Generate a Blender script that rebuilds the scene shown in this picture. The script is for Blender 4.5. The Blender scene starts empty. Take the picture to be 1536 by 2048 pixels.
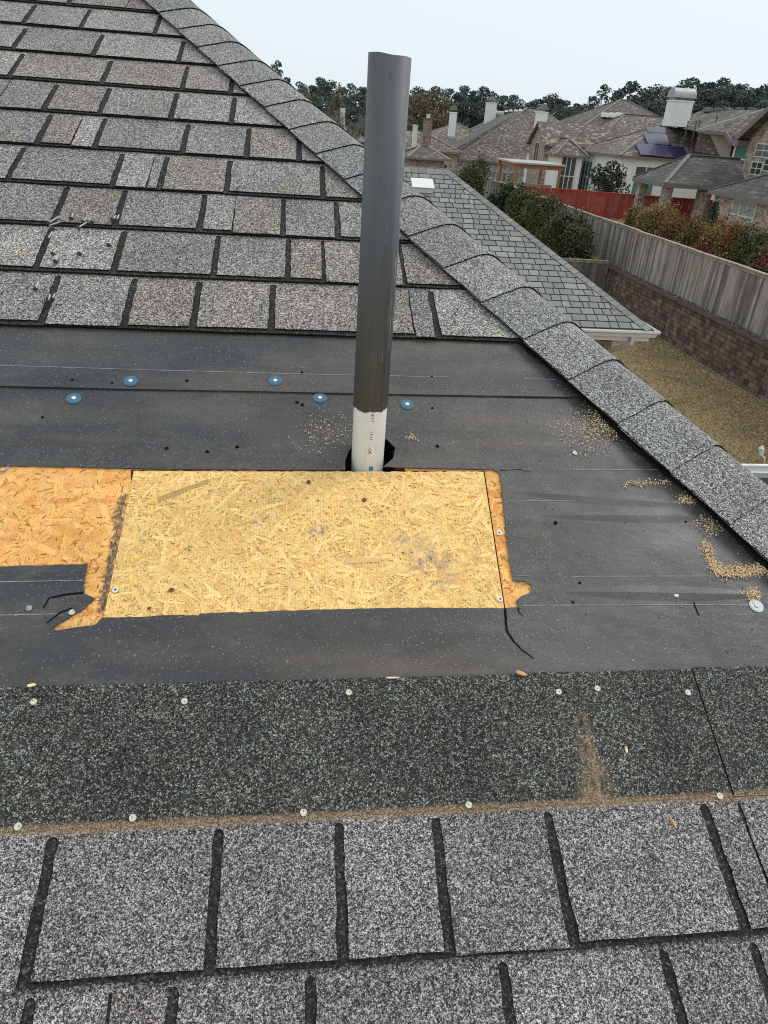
import bpy, math, random
import numpy as np
from mathutils import Vector, Matrix
from mathutils.geometry import tessellate_polygon
random.seed(7); RNG = np.random.default_rng(7)
C = bpy.context.scene.collection
sc = bpy.context.scene
R = math.radians
# ------------------------------------------------------------------ camera (a phone held over the roof, rolled 4 degrees)
FPX = 1400.0
def dcam(x, y): return Vector((x-768.0, 1024.0-y, -FPX))
_X = dcam(12268, 1060).normalized()
_U = _X.cross(dcam(768, 238)).normalized()
if _U.y < 0: _U = -_U
_Y = _U.cross(_X)
RW = Matrix((_X, _Y, _U))                      # camera axes -> world axes
cam_d = bpy.data.cameras.new('camera'); cam = bpy.data.objects.new('camera', cam_d); C.objects.link(cam)
cam.matrix_world = RW.to_4x4()
cam_d.sensor_fit = 'HORIZONTAL'; cam_d.sensor_width = 36; cam_d.lens = 36*FPX/1536
cam_d.clip_start = 0.02; cam_d.clip_end = 3000
sc.camera = cam
# ------------------------------------------------------------------ light: bright thin overcast, soft sun from the right
SUN_EL, SUN_AZ = R(46), R(62)                  # azimuth from +Y towards +X
wd = bpy.data.worlds.new('World'); sc.world = wd; wd.use_nodes = True
nt = wd.node_tree; nt.nodes.clear()
sky = nt.nodes.new('ShaderNodeTexSky'); sky.sky_type = 'NISHITA'; sky.sun_disc = False
sky.sun_elevation = SUN_EL; sky.sun_rotation = SUN_AZ; sky.dust_density = 3
hsv = nt.nodes.new('ShaderNodeMixRGB'); hsv.blend_type = 'MIX'; hsv.inputs[0].default_value = 0.88
sk = nt.nodes.new('ShaderNodeMixRGB'); sk.blend_type = 'MULTIPLY'; sk.inputs[0].default_value = 1; sk.inputs[2].default_value = (1, 1, 1, 1)
tc = nt.nodes.new('ShaderNodeTexCoord'); sep = nt.nodes.new('ShaderNodeSeparateXYZ')
nz = nt.nodes.new('ShaderNodeTexNoise'); nz.inputs['Scale'].default_value = 1.6; nz.inputs['Detail'].default_value = 3
add = nt.nodes.new('ShaderNodeMath'); add.operation = 'MULTIPLY_ADD'; add.inputs[1].default_value = 0.32
rmp = nt.nodes.new('ShaderNodeValToRGB')
rmp.color_ramp.elements[0].position = 0.06; rmp.color_ramp.elements[0].color = (8.3, 9.4, 9.95, 1)
rmp.color_ramp.elements[1].position = 0.55; rmp.color_ramp.elements[1].color = (9.4, 10.3, 10.8, 1)
bg = nt.nodes.new('ShaderNodeBackground'); out = nt.nodes.new('ShaderNodeOutputWorld')
L = nt.links.new
L(tc.outputs['Generated'], sep.inputs[0]); L(tc.outputs['Generated'], nz.inputs['Vector'])
L(nz.outputs['Fac'], add.inputs[0]); L(sep.outputs['Z'], add.inputs[2]); L(add.outputs[0], rmp.inputs[0])
L(sky.outputs[0], sk.inputs[1]); L(sk.outputs[0], hsv.inputs[1]); L(rmp.outputs[0], hsv.inputs[2])
L(hsv.outputs[0], bg.inputs[0]); L(bg.outputs[0], out.inputs[0]); bg.inputs[1].default_value = 0.1
sun_d = bpy.data.lights.new('sun', 'SUN'); sun = bpy.data.objects.new('sun', sun_d); C.objects.link(sun)
sun_d.energy = 1.5; sun_d.angle = R(22); sun_d.color = (1, .96, .90)
sv = Vector((math.sin(SUN_AZ)*math.cos(SUN_EL), math.cos(SUN_AZ)*math.cos(SUN_EL), math.sin(SUN_EL)))
sun.rotation_euler = (-sv).to_track_quat('-Z', 'Y').to_euler()
sc.view_settings.view_transform = 'Standard'; sc.view_settings.look = 'None'
sc.view_settings.exposure = 0.0; sc.view_settings.gamma = 1.0
sc.cycles.use_denoising = False; sc.cycles.pixel_filter_type = 'BLACKMAN_HARRIS'; sc.cycles.filter_width = 1.1
sc.cycles.max_bounces = 5; sc.cycles.diffuse_bounces = 3

# ------------------------------------------------------------------ helpers
def ray(x, y): return (RW @ dcam(x, y)).normalized()
def P(x, y, z=None, d=None, X=None, Y=None):
    """world point seen at photograph pixel (x, y), on the level z, at ground distance d, or on the plane X / Y = const"""
    v = ray(x, y)
    if z is not None: t = z/v.z
    elif X is not None: t = X/v.x
    elif Y is not None: t = Y/v.y
    else: t = d/math.hypot(v.x, v.y)
    return v*t
def onplane(x, y, p0, n):
    v = ray(x, y); return v*(n.dot(p0)/n.dot(v))
SL = R(24.5)
SV = Vector((0, math.cos(SL), math.sin(SL))); NV = Vector((0, -math.sin(SL), math.cos(SL)))
def ab(x, y, h=0.0):
    """roof-plane coordinates (a along the courses, b up the slope) of a pixel"""
    v = ray(x, y); p = v*((-1+h)/NV.dot(v)); return (p.x, p.dot(SV))
ROOF0 = -NV
YARD = -6.9; LOT = -5.4; FARG = -6.9          # levels: walled lawn, raised lots, lots farther down the street

class MB:
    def __init__(s): s.v = []; s.f = []; s.m = []; s.t = []
    def face(s, pts, m=0, t=(1, 1, 1)):
        i = len(s.v); s.v += [tuple(p) for p in pts]; s.f.append(tuple(range(i, i+len(pts)))); s.m.append(m); s.t.append(t)
    def prism(s, top, bot, m=0, t=(1, 1, 1), ms=None, cap=True):
        """closed solid between two rings (top counter-clockwise seen from above)"""
        n = len(top); i = len(s.v); s.v += [tuple(p) for p in top]+[tuple(p) for p in bot]
        ms = m if ms is None else ms
        s.f.append(tuple(range(i, i+n))); s.m.append(m); s.t.append(t)
        s.f.append(tuple(range(i+2*n-1, i+n-1, -1))); s.m.append(ms); s.t.append(t)
        for k in range(n):
            k2 = (k+1) % n; s.f.append((i+k, i+n+k, i+n+k2, i+k2)); s.m.append(ms); s.t.append(t)
    def box(s, a, b, m=0, t=(1, 1, 1)):
        x0, y0, z0 = a; x1, y1, z1 = b
        s.prism([(x0,y0,z1),(x1,y0,z1),(x1,y1,z1),(x0,y1,z1)], [(x0,y0,z0),(x1,y0,z0),(x1,y1,z0),(x0,y1,z0)], m, t)
    def bar(s, p0, p1, w, h, up=Vector((0, 0, 1)), m=0, t=(1, 1, 1)):
        p0 = Vector(p0); p1 = Vector(p1); d = (p1-p0).normalized(); sx = d.cross(up).normalized()*w/2; u = sx.cross(d).normalized()*h/2
        s.prism([p0-sx+u, p0+sx+u, p1+sx+u, p1-sx+u], [p0-sx-u, p0+sx-u, p1+sx-u, p1-sx-u], m, t)
    def tube(s, p0, p1, r0, r1=None, n=10, m=0, t=(1, 1, 1), cap=True):
        p0 = Vector(p0); p1 = Vector(p1); r1 = r0 if r1 is None else r1
        d = (p1-p0).normalized(); x = d.orthogonal().normalized(); y = d.cross(x); i = len(s.v)
        for p, r in ((p0, r0), (p1, r1)):
            for k in range(n):
                q = 2*math.pi*k/n; s.v.append(tuple(p+x*(r*math.cos(q))+y*(r*math.sin(q))))
        for k in range(n):
            k2 = (k+1) % n; s.f.append((i+k, i+k2, i+n+k2, i+n+k)); s.m.append(m); s.t.append(t)
        if cap:
            s.f.append(tuple(i+n+k for k in range(n))); s.m.append(m); s.t.append(t)
            s.f.append(tuple(i+n-1-k for k in range(n))); s.m.append(m); s.t.append(t)
    def build(s, name, mats, parent=None, smooth=False):
        me = bpy.data.meshes.new(name); me.from_pydata(s.v, [], s.f)
        for m in (mats if isinstance(mats, (list, tuple)) else [mats]): me.materials.append(m)
        me.polygons.foreach_set('material_index', s.m)
        ca = me.color_attributes.new('tint', 'FLOAT_COLOR', 'CORNER')
        col = np.empty((len(me.loops), 4), dtype=np.float32); col[:, 3] = 1
        tt = np.array(s.t, dtype=np.float32); tot = np.array([len(f) for f in s.f])
        col[:, :3] = np.repeat(tt, tot, axis=0)
        ca.data.foreach_set('color', col.ravel())
        if smooth: me.polygons.foreach_set('use_smooth', [True]*len(me.polygons))
        me.update(); o = bpy.data.objects.new(name, me); C.objects.link(o)
        if parent: o.parent = parent
        return o
def tag(o, label=None, cat=None, group=None, kind=None):
    if label: o['label'] = label
    if cat: o['category'] = cat
    if group: o['group'] = group
    if kind: o['kind'] = kind
    return o
def empty(name, loc=(0, 0, 0), rot=(0, 0, 0)):
    o = bpy.data.objects.new(name, None); o.empty_display_size = .2; C.objects.link(o); o.location = loc; o.rotation_euler = rot; return o
def copy_tree(o, parent=None):
    c = o.copy(); C.objects.link(c); c.parent = parent
    for ch in [q for q in C.objects if q.parent == o]: copy_tree(ch, c)
    return c
def clip(poly, A, B, Cc):
    """keep the part of a 2-D polygon with A*a + B*b <= Cc"""
    out = []
    for i in range(len(poly)):
        p, q = poly[i], poly[(i+1) % len(poly)]
        fp, fq = A*p[0]+B*p[1]-Cc, A*q[0]+B*q[1]-Cc
        if fp <= 0: out.append(p)
        if (fp < 0 < fq) or (fq < 0 < fp):
            k = fp/(fp-fq); out.append((p[0]+(q[0]-p[0])*k, p[1]+(q[1]-p[1])*k))
    return out
# the hip: left edge of the cap shingles a = HA(b); the ridge line itself is .16 further right
HS = .5977                                      # how far the hip runs sideways per metre of slope
def HA(b): return 1.2236-HS*b                   # where the cap edge is seen against the roof plane
def HC(b): return 1.1885-HS*b                   # left edge of the raised cap shingles
def ridge_a(b): return HC(b)+.150
def clip_hip(poly, extra=0.03): return clip(poly, 1, HS, 1.2236+extra)

# ------------------------------------------------------------------ materials
def mat(name, rough=.8, spec=.5, metal=0):
    m = bpy.data.materials.new(name); m.use_nodes = True; n = m.node_tree; b = n.nodes['Principled BSDF']
    b.inputs['Roughness'].default_value = rough; b.inputs['Metallic'].default_value = metal
    b.inputs['Specular IOR Level'].default_value = spec
    return m, n, b
def N(n, t, **k):
    q = n.nodes.new(t)
    for a, v in k.items():
        if a in q.inputs.keys() if hasattr(q.inputs, 'keys') else False: q.inputs[a].default_value = v
        else: setattr(q, a, v)
    return q
def ramp(n, src, pts, interp='LINEAR'):
    r = n.nodes.new('ShaderNodeValToRGB'); r.color_ramp.interpolation = interp
    e = r.color_ramp.elements
    while len(e) < len(pts): e.new(.5)
    for el, (p, c) in zip(e, pts):
        el.position = p; el.color = (c, c, c, 1) if isinstance(c, (int, float)) else (*c, 1)
    n.links.new(src, r.inputs[0]); return r.outputs[0]
def mix(n, a, b, fac, mode='MIX'):
    m = n.nodes.new('ShaderNodeMixRGB'); m.blend_type = mode
    for s_, v in ((0, fac), (1, a), (2, b)):
        if hasattr(v, 'is_output'): n.links.new(v, m.inputs[s_])
        elif s_ == 0: m.inputs[0].default_value = v
        else: m.inputs[s_].default_value = (*v, 1) if len(v) == 3 else v
    return m.outputs[0]
def math_(n, op, a, b=0.0, c=0.0):
    m = n.nodes.new('ShaderNodeMath'); m.operation = op
    for i, v in enumerate((a, b, c)):
        if hasattr(v, 'is_output'): n.links.new(v, m.inputs[i])
        else: m.inputs[i].default_value = v
    return m.outputs[0]
def coords(n, scale=(1, 1, 1), loc=(0, 0, 0), rot=(0, 0, 0)):
    t = n.nodes.new('ShaderNodeTexCoord'); mp = n.nodes.new('ShaderNodeMapping')
    mp.inputs['Scale'].default_value = scale; mp.inputs['Location'].default_value = loc; mp.inputs['Rotation'].default_value = rot
    n.links.new(t.outputs['Object'], mp.inputs[0]); return mp.outputs[0]
def voro(n, vec, scale, out='Color'):
    v = n.nodes.new('ShaderNodeTexVoronoi'); v.inputs['Scale'].default_value = scale; n.links.new(vec, v.inputs['Vector'])
    if out == 'Distance': return v.outputs['Distance']
    s = n.nodes.new('ShaderNodeSeparateColor'); n.links.new(v.outputs['Color'], s.inputs[0]); return s.outputs[0]
def noise(n, vec, scale, detail=3, rough=.55):
    v = n.nodes.new('ShaderNodeTexNoise'); v.inputs['Scale'].default_value = scale; v.inputs['Detail'].default_value = detail
    v.inputs['Roughness'].default_value = rough; n.links.new(vec, v.inputs['Vector']); return v.outputs['Fac']
def bump(n, b, h, strength=.3, dist=.002):
    q = n.nodes.new('ShaderNodeBump'); q.inputs['Strength'].default_value = strength; q.inputs['Distance'].default_value = dist
    n.links.new(h, q.inputs['Height']); n.links.new(q.outputs[0], b.inputs['Normal'])
def tint(n):
    a = n.nodes.new('ShaderNodeAttribute'); a.attribute_name = 'tint'; return a.outputs['Color']
def granule(name, pts, scale=300, dirt=.25, usetint=True, extra=None):
    m, n, b = mat(name, .9, .25)
    v = coords(n); g = voro(n, v, scale*1.55); g2 = voro(n, v, scale*.7)
    gm = math_(n, 'MULTIPLY_ADD', g2, .30, math_(n, 'MULTIPLY', g, .70))
    base = ramp(n, gm, pts)
    col = mix(n, base, ramp(n, noise(n, v, 5, 4), [(.25, 1-dirt), (.75, 1+dirt)]), 1, 'MULTIPLY')
    hue = ramp(n, voro(n, v, scale*.9), [(0, (1.02, .94, .84)), (.5, (1, .99, .96)), (1, (.94, .97, 1.0))])
    col = mix(n, col, hue, 1, 'MULTIPLY')
    if usetint: col = mix(n, col, tint(n), 1, 'MULTIPLY')
    if extra: col = extra(n, v, col)
    n.links.new(col, b.inputs['Base Color'])
    bump(n, b, g, .45, .0015)
    return m
def yellow_dust(n, v, col):
    k = ramp(n, noise(n, v, 9, 5), [(.60, 0), (.74, .40)])
    return mix(n, col, mix(n, col, (1.35, 1.12, .62), 1, 'MULTIPLY'), k)
M = {}
M['tab'] = granule('granule_tab', [(.12, .020), (.32, .065), (.5, .18), (.68, .37), (.88, .74)], 420, .18, extra=yellow_dust)
M['cap'] = granule('granule_cap', [(.12, .022), (.32, .055), (.5, .165), (.68, .35), (.88, .72)], 460, .12)
M['backer'] = granule('granule_backer', [(.2, .011), (.55, .025), (.78, .048), (.94, .15)], 330, .2)
M['edge'] = mat('asphalt_edge', .9, .2)[0]; M['edge'].node_tree.nodes['Principled BSDF'].inputs['Base Color'].default_value = (.012, .012, .013, 1)
def seg_mask(n, v, a0, b0, a1, b1, w0, w1):
    """soft streak between two roof points"""
    s = n.nodes.new('ShaderNodeSeparateXYZ'); n.links.new(v, s.inputs[0])
    t = math_(n, 'DIVIDE', math_(n, 'SUBTRACT', s.outputs[1], b0), b1-b0)
    tcl = math_(n, 'MINIMUM', math_(n, 'MAXIMUM', t, 0), 1)
    ac = math_(n, 'MULTIPLY_ADD', tcl, a1-a0, a0)
    w = math_(n, 'MULTIPLY_ADD', tcl, w1-w0, w0)
    d = math_(n, 'DIVIDE', math_(n, 'ABSOLUTE', math_(n, 'SUBTRACT', s.outputs[0], ac)), w)
    inside = math_(n, 'MULTIPLY', math_(n, 'GREATER_THAN', t, 0), math_(n, 'LESS_THAN', t, 1))
    f = math_(n, 'MULTIPLY', math_(n, 'MAXIMUM', math_(n, 'SUBTRACT', 1, d), 0), inside)
    return f, tcl
A0, B0 = ab(1195, 1605); A1, B1 = ab(1158, 1425)
def band_extra(n, v, col):
    f, t = seg_mask(n, v, A0, B0, A1, B1, .034, .012)
    f = math_(n, 'MULTIPLY', f, math_(n, 'MULTIPLY_ADD', t, -1.0, 1.25))
    f = math_(n, 'MULTIPLY', f, math_(n, 'MAXIMUM', math_(n, 'MULTIPLY_ADD', noise(n, coords(n, (1.6, .5, 1)), 70, 4), 5.0, -1.7), 0))
    s = n.nodes.new('ShaderNodeSeparateXYZ'); n.links.new(v, s.inputs[0])
    d = math_(n, 'ABSOLUTE', math_(n, 'SUBTRACT', s.outputs[1], .2215))
    wv = math_(n, 'MULTIPLY_ADD', noise(n, v, 9, 3), .014, .001)
    ln = math_(n, 'MAXIMUM', math_(n, 'SUBTRACT', 1, math_(n, 'DIVIDE', d, wv)), 0)
    ln = math_(n, 'MULTIPLY', ln, 1.1)
    f = math_(n, 'MINIMUM', math_(n, 'ADD', f, ln), .85)
    g = voro(n, v, 820)
    br = ramp(n, g, [(0, (.07, .04, .022)), (.5, (.22, .14, .08)), (1, (.5, .36, .22))])
    return mix(n, col, br, f)
M['band'] = granule('granule_headlap', [(.18, .010), (.42, .026), (.60, .060), (.76, .15), (.93, .44)], 500, .34, extra=band_extra)
M['tab_shade_dirt'] = granule('granule_tab_lower', [(.12, .014), (.34, .045), (.5, .125), (.68, .25), (.88, .58)], 520, .2, extra=band_extra)  # darker tab copy: shade of the near rows in the colour, plus brown dirt
# roofing felt
def felt():
    m, n, b = mat('felt', .5, .6)
    v = coords(n)
    s = n.nodes.new('ShaderNodeSeparateXYZ'); n.links.new(v, s.inputs[0])
    col = ramp(n, noise(n, coords(n, (1, 2.2, 1)), 3.2, 6, .62), [(.3, (.021, .021, .023)), (.5, (.038, .037, .038)), (.72, (.078, .073, .068))])
    st = ramp(n, noise(n, coords(n, (.6, 3.4, 1), (3, 1, 0)), 3.0, 4), [(.50, 0), (.72, .75)])
    col = mix(n, col, (.105, .080, .058), st)
    fine = ramp(n, noise(n, v, 420, 2), [(.3, .75), (.7, 1.3)])
    col = mix(n, col, fine, 1, 'MULTIPLY')
    dens = ramp(n, noise(n, v, 4.5, 4), [(.38, .993), (.72, .925)])
    g = voro(n, v, 620)
    sp = math_(n, 'GREATER_THAN', g, dens)
    col = mix(n, col, mix(n, (.22, .21, .19), (.62, .58, .48), voro(n, v, 200)), math_(n, 'MULTIPLY', sp, .30))
    n.links.new(col, b.inputs['Base Color'])
    rr = ramp(n, noise(n, v, 7, 3), [(.3, .42), (.7, .58)]); n.links.new(rr, b.inputs['Roughness'])
    sm = ramp(n, noise(n, coords(n, (1, 1.6, 1), (9, 4, 0)), 11, 6, .7), [(.56, 0), (.68, .35)]); col = mix(n, col, (.13, .12, .11), sm)
    n.links.new(col, b.inputs['Base Color'])
    hb = math_(n, 'ADD', math_(n, 'MULTIPLY', noise(n, coords(n, (.8, 1.5, 1)), 5, 4), 4.5), math_(n, 'MULTIPLY', noise(n, v, 500, 2), .35))
    bump(n, b, hb, .35, .004)
    return m
M['felt'] = felt()
def simple(name, col, rough=.6, metal=0, var=0, scale=20, spec=.5, usetint=False, stretch=(1, 1, 1)):
    m, n, b = mat(name, rough, spec, metal)
    c = None
    if var:
        c = mix(n, (*col,), ramp(n, noise(n, coords(n, stretch), scale, 4), [(.25, 1-var), (.75, 1+var)]), 1, 'MULTIPLY')
    if usetint:
        c = mix(n, c if c is not None else (*col,), tint(n), 1, 'MULTIPLY')
    if c is None: b.inputs['Base Color'].default_value = (*col, 1)
    else: n.links.new(c, b.inputs['Base Color'])
    return m
M['printline'] = simple('printed_line', (.26, .26, .26), .7, var=.5, scale=60)
M['black'] = simple('dark_gap', (.004, .004, .004), 1, spec=0)
M['crack'] = simple('tear', (.006, .006, .007), .9, spec=.1)
def osb(name, base_tint, stains=()):
    m, n, b = mat(name, .75, .25)
    v = coords(n)
    col = mix(n, tint(n), base_tint, 1, 'MULTIPLY')
    gr = ramp(n, noise(n, v, 260, 3), [(.3, .85), (.7, 1.12)]); col = mix(n, col, gr, 1, 'MULTIPLY')
    # thin screen lines pressed across the board, visible as fine ribs
    w = n.nodes.new('ShaderNodeTexWave'); w.bands_direction = 'X'; w.inputs['Scale'].default_value = 66; n.links.new(v, w.inputs['Vector'])
    col = mix(n, col, ramp(n, w.outputs['Fac'], [(.0, .92), (.4, 1.02)]), 1, 'MULTIPLY')
    # blotches: small dark resin spots
    sp = ramp(n, noise(n, v, 75, 4, .7), [(.66, 0), (.74, .8)]); col = mix(n, col, (.22, .10, .04), sp)
    st = ramp(n, noise(n, coords(n, (1, 1, 1), (5, 2, 0)), 9, 5, .65), [(.60, 0), (.76, .4)]); col = mix(n, col, (.30, .21, .18), st)
    sp_ = n.nodes.new('ShaderNodeSeparateXYZ'); n.links.new(v, sp_.inputs[0])
    for (cx, cy, rx, ry, k) in stains:
        dx = math_(n, 'DIVIDE', math_(n, 'SUBTRACT', sp_.outputs[0], cx), rx); dy = math_(n, 'DIVIDE', math_(n, 'SUBTRACT', sp_.outputs[1], cy), ry)
        d2 = math_(n, 'ADD', math_(n, 'MULTIPLY', dx, dx), math_(n, 'MULTIPLY', dy, dy))
        f = math_(n, 'MAXIMUM', math_(n, 'SUBTRACT', 1.0, d2), 0); f = math_(n, 'MULTIPLY', f, math_(n, 'MAXIMUM', math_(n, 'MULTIPLY_ADD', noise(n, v, 55, 4, .65), 4.0, -1.6), 0))
        col = mix(n, col, (.36, .26, .23), math_(n, 'MINIMUM', math_(n, 'MULTIPLY', f, k), .75))
    n.links.new(col, b.inputs['Base Color']); bump(n, b, w.outputs['Fac'], .12, .001)
    return m
M['osb_new'] = osb('osb_new', (1.03, .98, .86), [(*ab(862, 1122), .055, .038, .9), (*ab(815, 1080), .032, .022, .6), (*ab(636, 1063), .020, .018, 1.0), (*ab(523, 1043), .015, .014, .9), (*ab(885, 1160), .03, .02, .6)]); M['osb_old'] = osb('osb_old', (1.0, .75, .55))
M['osb_core'] = simple('osb_core', (.62, .40, .18), .8, var=.3, scale=90)
M['osb_edge'] = simple('osb_edge', (.22, .06, .03), .8, var=.3, scale=60)
M['seamdirt'] = simple('seam_dirt', (.20, .165, .12), .9, var=.5, scale=80)
M['bluecap'] = simple('blue_plastic', (.05, .15, .235), .55, var=.25, scale=160)
M['metal'] = simple('bright_metal', (.36, .39, .41), .5, .7, var=.15, scale=300)
M['shiny'] = simple('bright_nail_shank', (.50, .49, .47), .45, .3)
M['nailhead'] = simple('zinc_nail_head', (.60, .57, .47), .55, 0, var=.25, scale=300)
M['nailrust'] = simple('dull_nail_head', (.10, .09, .075), .6, .5, var=.3, scale=300)
M['wood_chip'] = simple('wood_chip', (.62, .36, .17), .8, var=.3, scale=200)
M['sawdust'] = simple('sawdust', (.93, .78, .50), .9, usetint=True)
M['white'] = simple('white_paint', (.78, .78, .74), .45, var=.06, scale=4)
# pipe
def pvc():
    m, n, b = mat('white_pvc', .38, .5)
    v = coords(n)
    col = ramp(n, noise(n, coords(n, (1, 1, .15)), 22, 4), [(.3, (.80, .77, .70)), (.7, (.88, .86, .81))])
    sc_ = ramp(n, noise(n, coords(n, (30, 30, 3), rot=(.5, .3, 0)), 4, 5, .7), [(.66, 0), (.72, .5)])
    col = mix(n, col, (.40, .38, .34), sc_); n.links.new(col, b.inputs['Base Color']); return m
def greypaint():
    m, n, b = mat('grey_pipe_paint', .6, .4)
    col = ramp(n, noise(n, coords(n, (1, 1, .12)), 60, 4), [(.3, (.094, .103, .110)), (.7, (.114, .124, .130))])
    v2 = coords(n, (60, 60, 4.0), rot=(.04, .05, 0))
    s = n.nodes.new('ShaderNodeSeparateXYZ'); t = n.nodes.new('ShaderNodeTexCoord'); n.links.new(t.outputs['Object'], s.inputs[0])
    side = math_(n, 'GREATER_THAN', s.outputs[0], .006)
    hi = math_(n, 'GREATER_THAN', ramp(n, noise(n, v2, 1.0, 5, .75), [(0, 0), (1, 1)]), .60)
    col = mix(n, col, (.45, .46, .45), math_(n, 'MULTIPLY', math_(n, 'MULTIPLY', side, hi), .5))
    sc2 = ramp(n, noise(n, coords(n, (1, 1, .5), (1, 2, 3)), 45, 3), [(.68, 0), (.74, .5)]); col = mix(n, col, (.03, .033, .035), sc2)
    n.links.new(col, b.inputs['Base Color']); bump(n, b, noise(n, coords(n, (1, 1, .1)), 260, 2), .2, .0005)
    return m
M['pvc'] = pvc(); M['paint'] = greypaint(); M['ink'] = simple('pipe_ink', (.06, .06, .07), .6); M['blueink'] = simple('blue_ink', (.05, .25, .40), .6)

# ------------------------------------------------------------------ the ground
def grass_mat():
    m, n, b = mat('dormant_grass', .95, .1)
    v = coords(n)
    col = ramp(n, noise(n, v, .55, 5, .6), [(.3, (.16, .145, .07)), (.5, (.28, .205, .11)), (.72, (.40, .27, .145))])
    f = ramp(n, noise(n, v, 16, 5, .75), [(.28, .45), (.72, 1.7)]); col = mix(n, col, f, 1, 'MULTIPLY')
    n.links.new(col, b.inputs['Base Color']); bump(n, b, noise(n, v, 22, 4, .8), 1.0, .06); return m
M['grass'] = grass_mat()
g = MB()
g.face([(-900, -300, YARD), (14.55, -300, YARD), (14.55, 1200, YARD), (-900, 1200, YARD)])
g.face([(14.55, -300, LOT), (1200, -300, LOT), (1200, 60, LOT), (14.55, 60, LOT)])
g.face([(14.55, 60, LOT), (1200, 60, LOT), (1200, 70, FARG), (14.55, 70, FARG)])
g.face([(14.55, 70, FARG), (1200, 70, FARG), (1200, 1200, FARG), (14.55, 1200, FARG)])
g.face([(14.55, 70, YARD), (14.55, -300, YARD), (14.55, -300, LOT), (14.55, 60, LOT)])
tag(g.build('ground', M['grass']), 'dormant brown lawn and ground of the back yards', 'ground', kind='structure')

def quads(name, cen, size, mats, tints, parent=None, asp=1.0, flat=None, tri=False):
    """many small leaf-like faces as one mesh; cen (n,3), size (n,), tints (n,3)"""
    n = len(cen); u = RNG.normal(size=(n, 3)); u /= np.linalg.norm(u, axis=1)[:, None]
    w = RNG.normal(size=(n, 3)); 
    if flat is not None: u = u*[1, 1, flat]; w = w*[1, 1, flat]; u /= np.linalg.norm(u, axis=1)[:, None]
    w -= (w*u).sum(1)[:, None]*u; w /= np.linalg.norm(w, axis=1)[:, None]
    s = np.asarray(size)[:, None]/2
    k = 3 if tri else 4
    if tri: pts = np.stack([cen-u*s*asp, cen+u*s*asp, cen+w*s*1.6], 1)
    else: pts = np.stack([cen-u*s*asp, cen-w*s, cen+u*s*asp, cen+w*s], 1)
    me = bpy.data.meshes.new(name); me.vertices.add(n*k); me.vertices.foreach_set('co', pts.reshape(-1).astype(np.float32))
    me.loops.add(n*k); me.loops.foreach_set('vertex_index', np.arange(n*k)); me.polygons.add(n)
    me.polygons.foreach_set('loop_start', np.arange(0, n*k, k)); me.polygons.foreach_set('loop_total', np.full(n, k))
    ca = me.color_attributes.new('tint', 'FLOAT_COLOR', 'CORNER')
    col = np.ones((n*k, 4), np.float32); col[:, :3] = np.repeat(tints, k, axis=0); ca.data.foreach_set('color', col.ravel())
    me.materials.append(mats); me.update(); me.validate()
    o = bpy.data.objects.new(name, me); C.objects.link(o)
    if parent: o.parent = parent
    return o
def leafmat(name, col):
    m, n, b = mat(name, .7, .25); c = mix(n, (*col,), tint(n), 1, 'MULTIPLY'); n.links.new(c, b.inputs['Base Color']); return m
M['leaf'] = leafmat('leaves', (1, 1, 1)); M['bark'] = simple('bark', (.10, .08, .065), .9, var=.4, scale=6, stretch=(3, 3, 1))
M['greybark'] = simple('grey_bark', (.19, .17, .155), .9, var=.3, scale=6)

# grass blades over the visible yard
n_ = 60000
bx = RNG.uniform(5.0, 14.2, n_); by = RNG.uniform(5, 26, n_)
bz = YARD+RNG.uniform(.005, .05, n_)
tn = np.array([.40, .295, .165])*RNG.uniform(.35, 1.7, (n_, 1))*np.array([1, 1, 1]); gmask = RNG.random(n_) < .22; tn[gmask] *= [.62, .9, .75]
tag(quads('grass', np.stack([bx, by, bz], 1), RNG.uniform(.03, .09, n_), M['leaf'], tn, asp=.35), 'short dry grass blades of the walled lawn', 'grass', kind='stuff')

# ================================================================== THE HOUSE UNDER THE CAMERA
house = tag(empty('house', ROOF0, (SL, 0, 0)), 'house roof in the foreground, grey shingles partly stripped to black felt and decking', 'house')
TOPB, EAVB = 4.6, -4.8
def px(pts, h=0.0): return [ab(x, y, h) for x, y in pts]
def sheet(mb, outer, holes, h, th, m=0, t=(1, 1, 1), ms=None):
    """flat sheet with holes in the roof plane"""
    rings = [outer]+list(holes)
    allp = [p for r in rings for p in r]
    tri = tessellate_polygon([[Vector((p[0], p[1], 0)) for p in r] for r in rings])
    i = len(mb.v); n = len(allp)
    hf = h if callable(h) else (lambda a, b: h)
    mb.v += [(p[0], p[1], hf(*p)) for p in allp]+[(p[0], p[1], hf(*p)-th) for p in allp]
    for a, b_, c in tri:
        A, B, D = allp[a], allp[b_], allp[c]
        if (B[0]-A[0])*(D[1]-A[1])-(B[1]-A[1])*(D[0]-A[0]) < 0: b_, c = c, b_
        mb.f += [(i+a, i+b_, i+c), (i+n+a, i+n+c, i+n+b_)]; mb.m += [m, ms if ms is not None else m]; mb.t += [t, t]
    k = 0
    for r in rings:
        for j in range(len(r)):
            a, b_ = k+j, k+(j+1) % len(r)
            mb.f.append((i+a, i+b_, i+n+b_, i+n+a)); mb.m.append(ms if ms is not None else m); mb.t.append(t)
        k += len(r)
def jag(pts, amp, step=.012):
    """roughen an outline like torn felt"""
    out = []
    for i in range(len(pts)):
        p, q = pts[i], pts[(i+1) % len(pts)]; d = math.hypot(q[0]-p[0], q[1]-p[1]); k = max(1, int(d/step))
        for j in range(k):
            t = j/k; w = amp if j else amp*.3
            out.append((p[0]+(q[0]-p[0])*t+random.uniform(-w, w), p[1]+(q[1]-p[1])*t+random.uniform(-w, w)))
    return out
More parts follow.
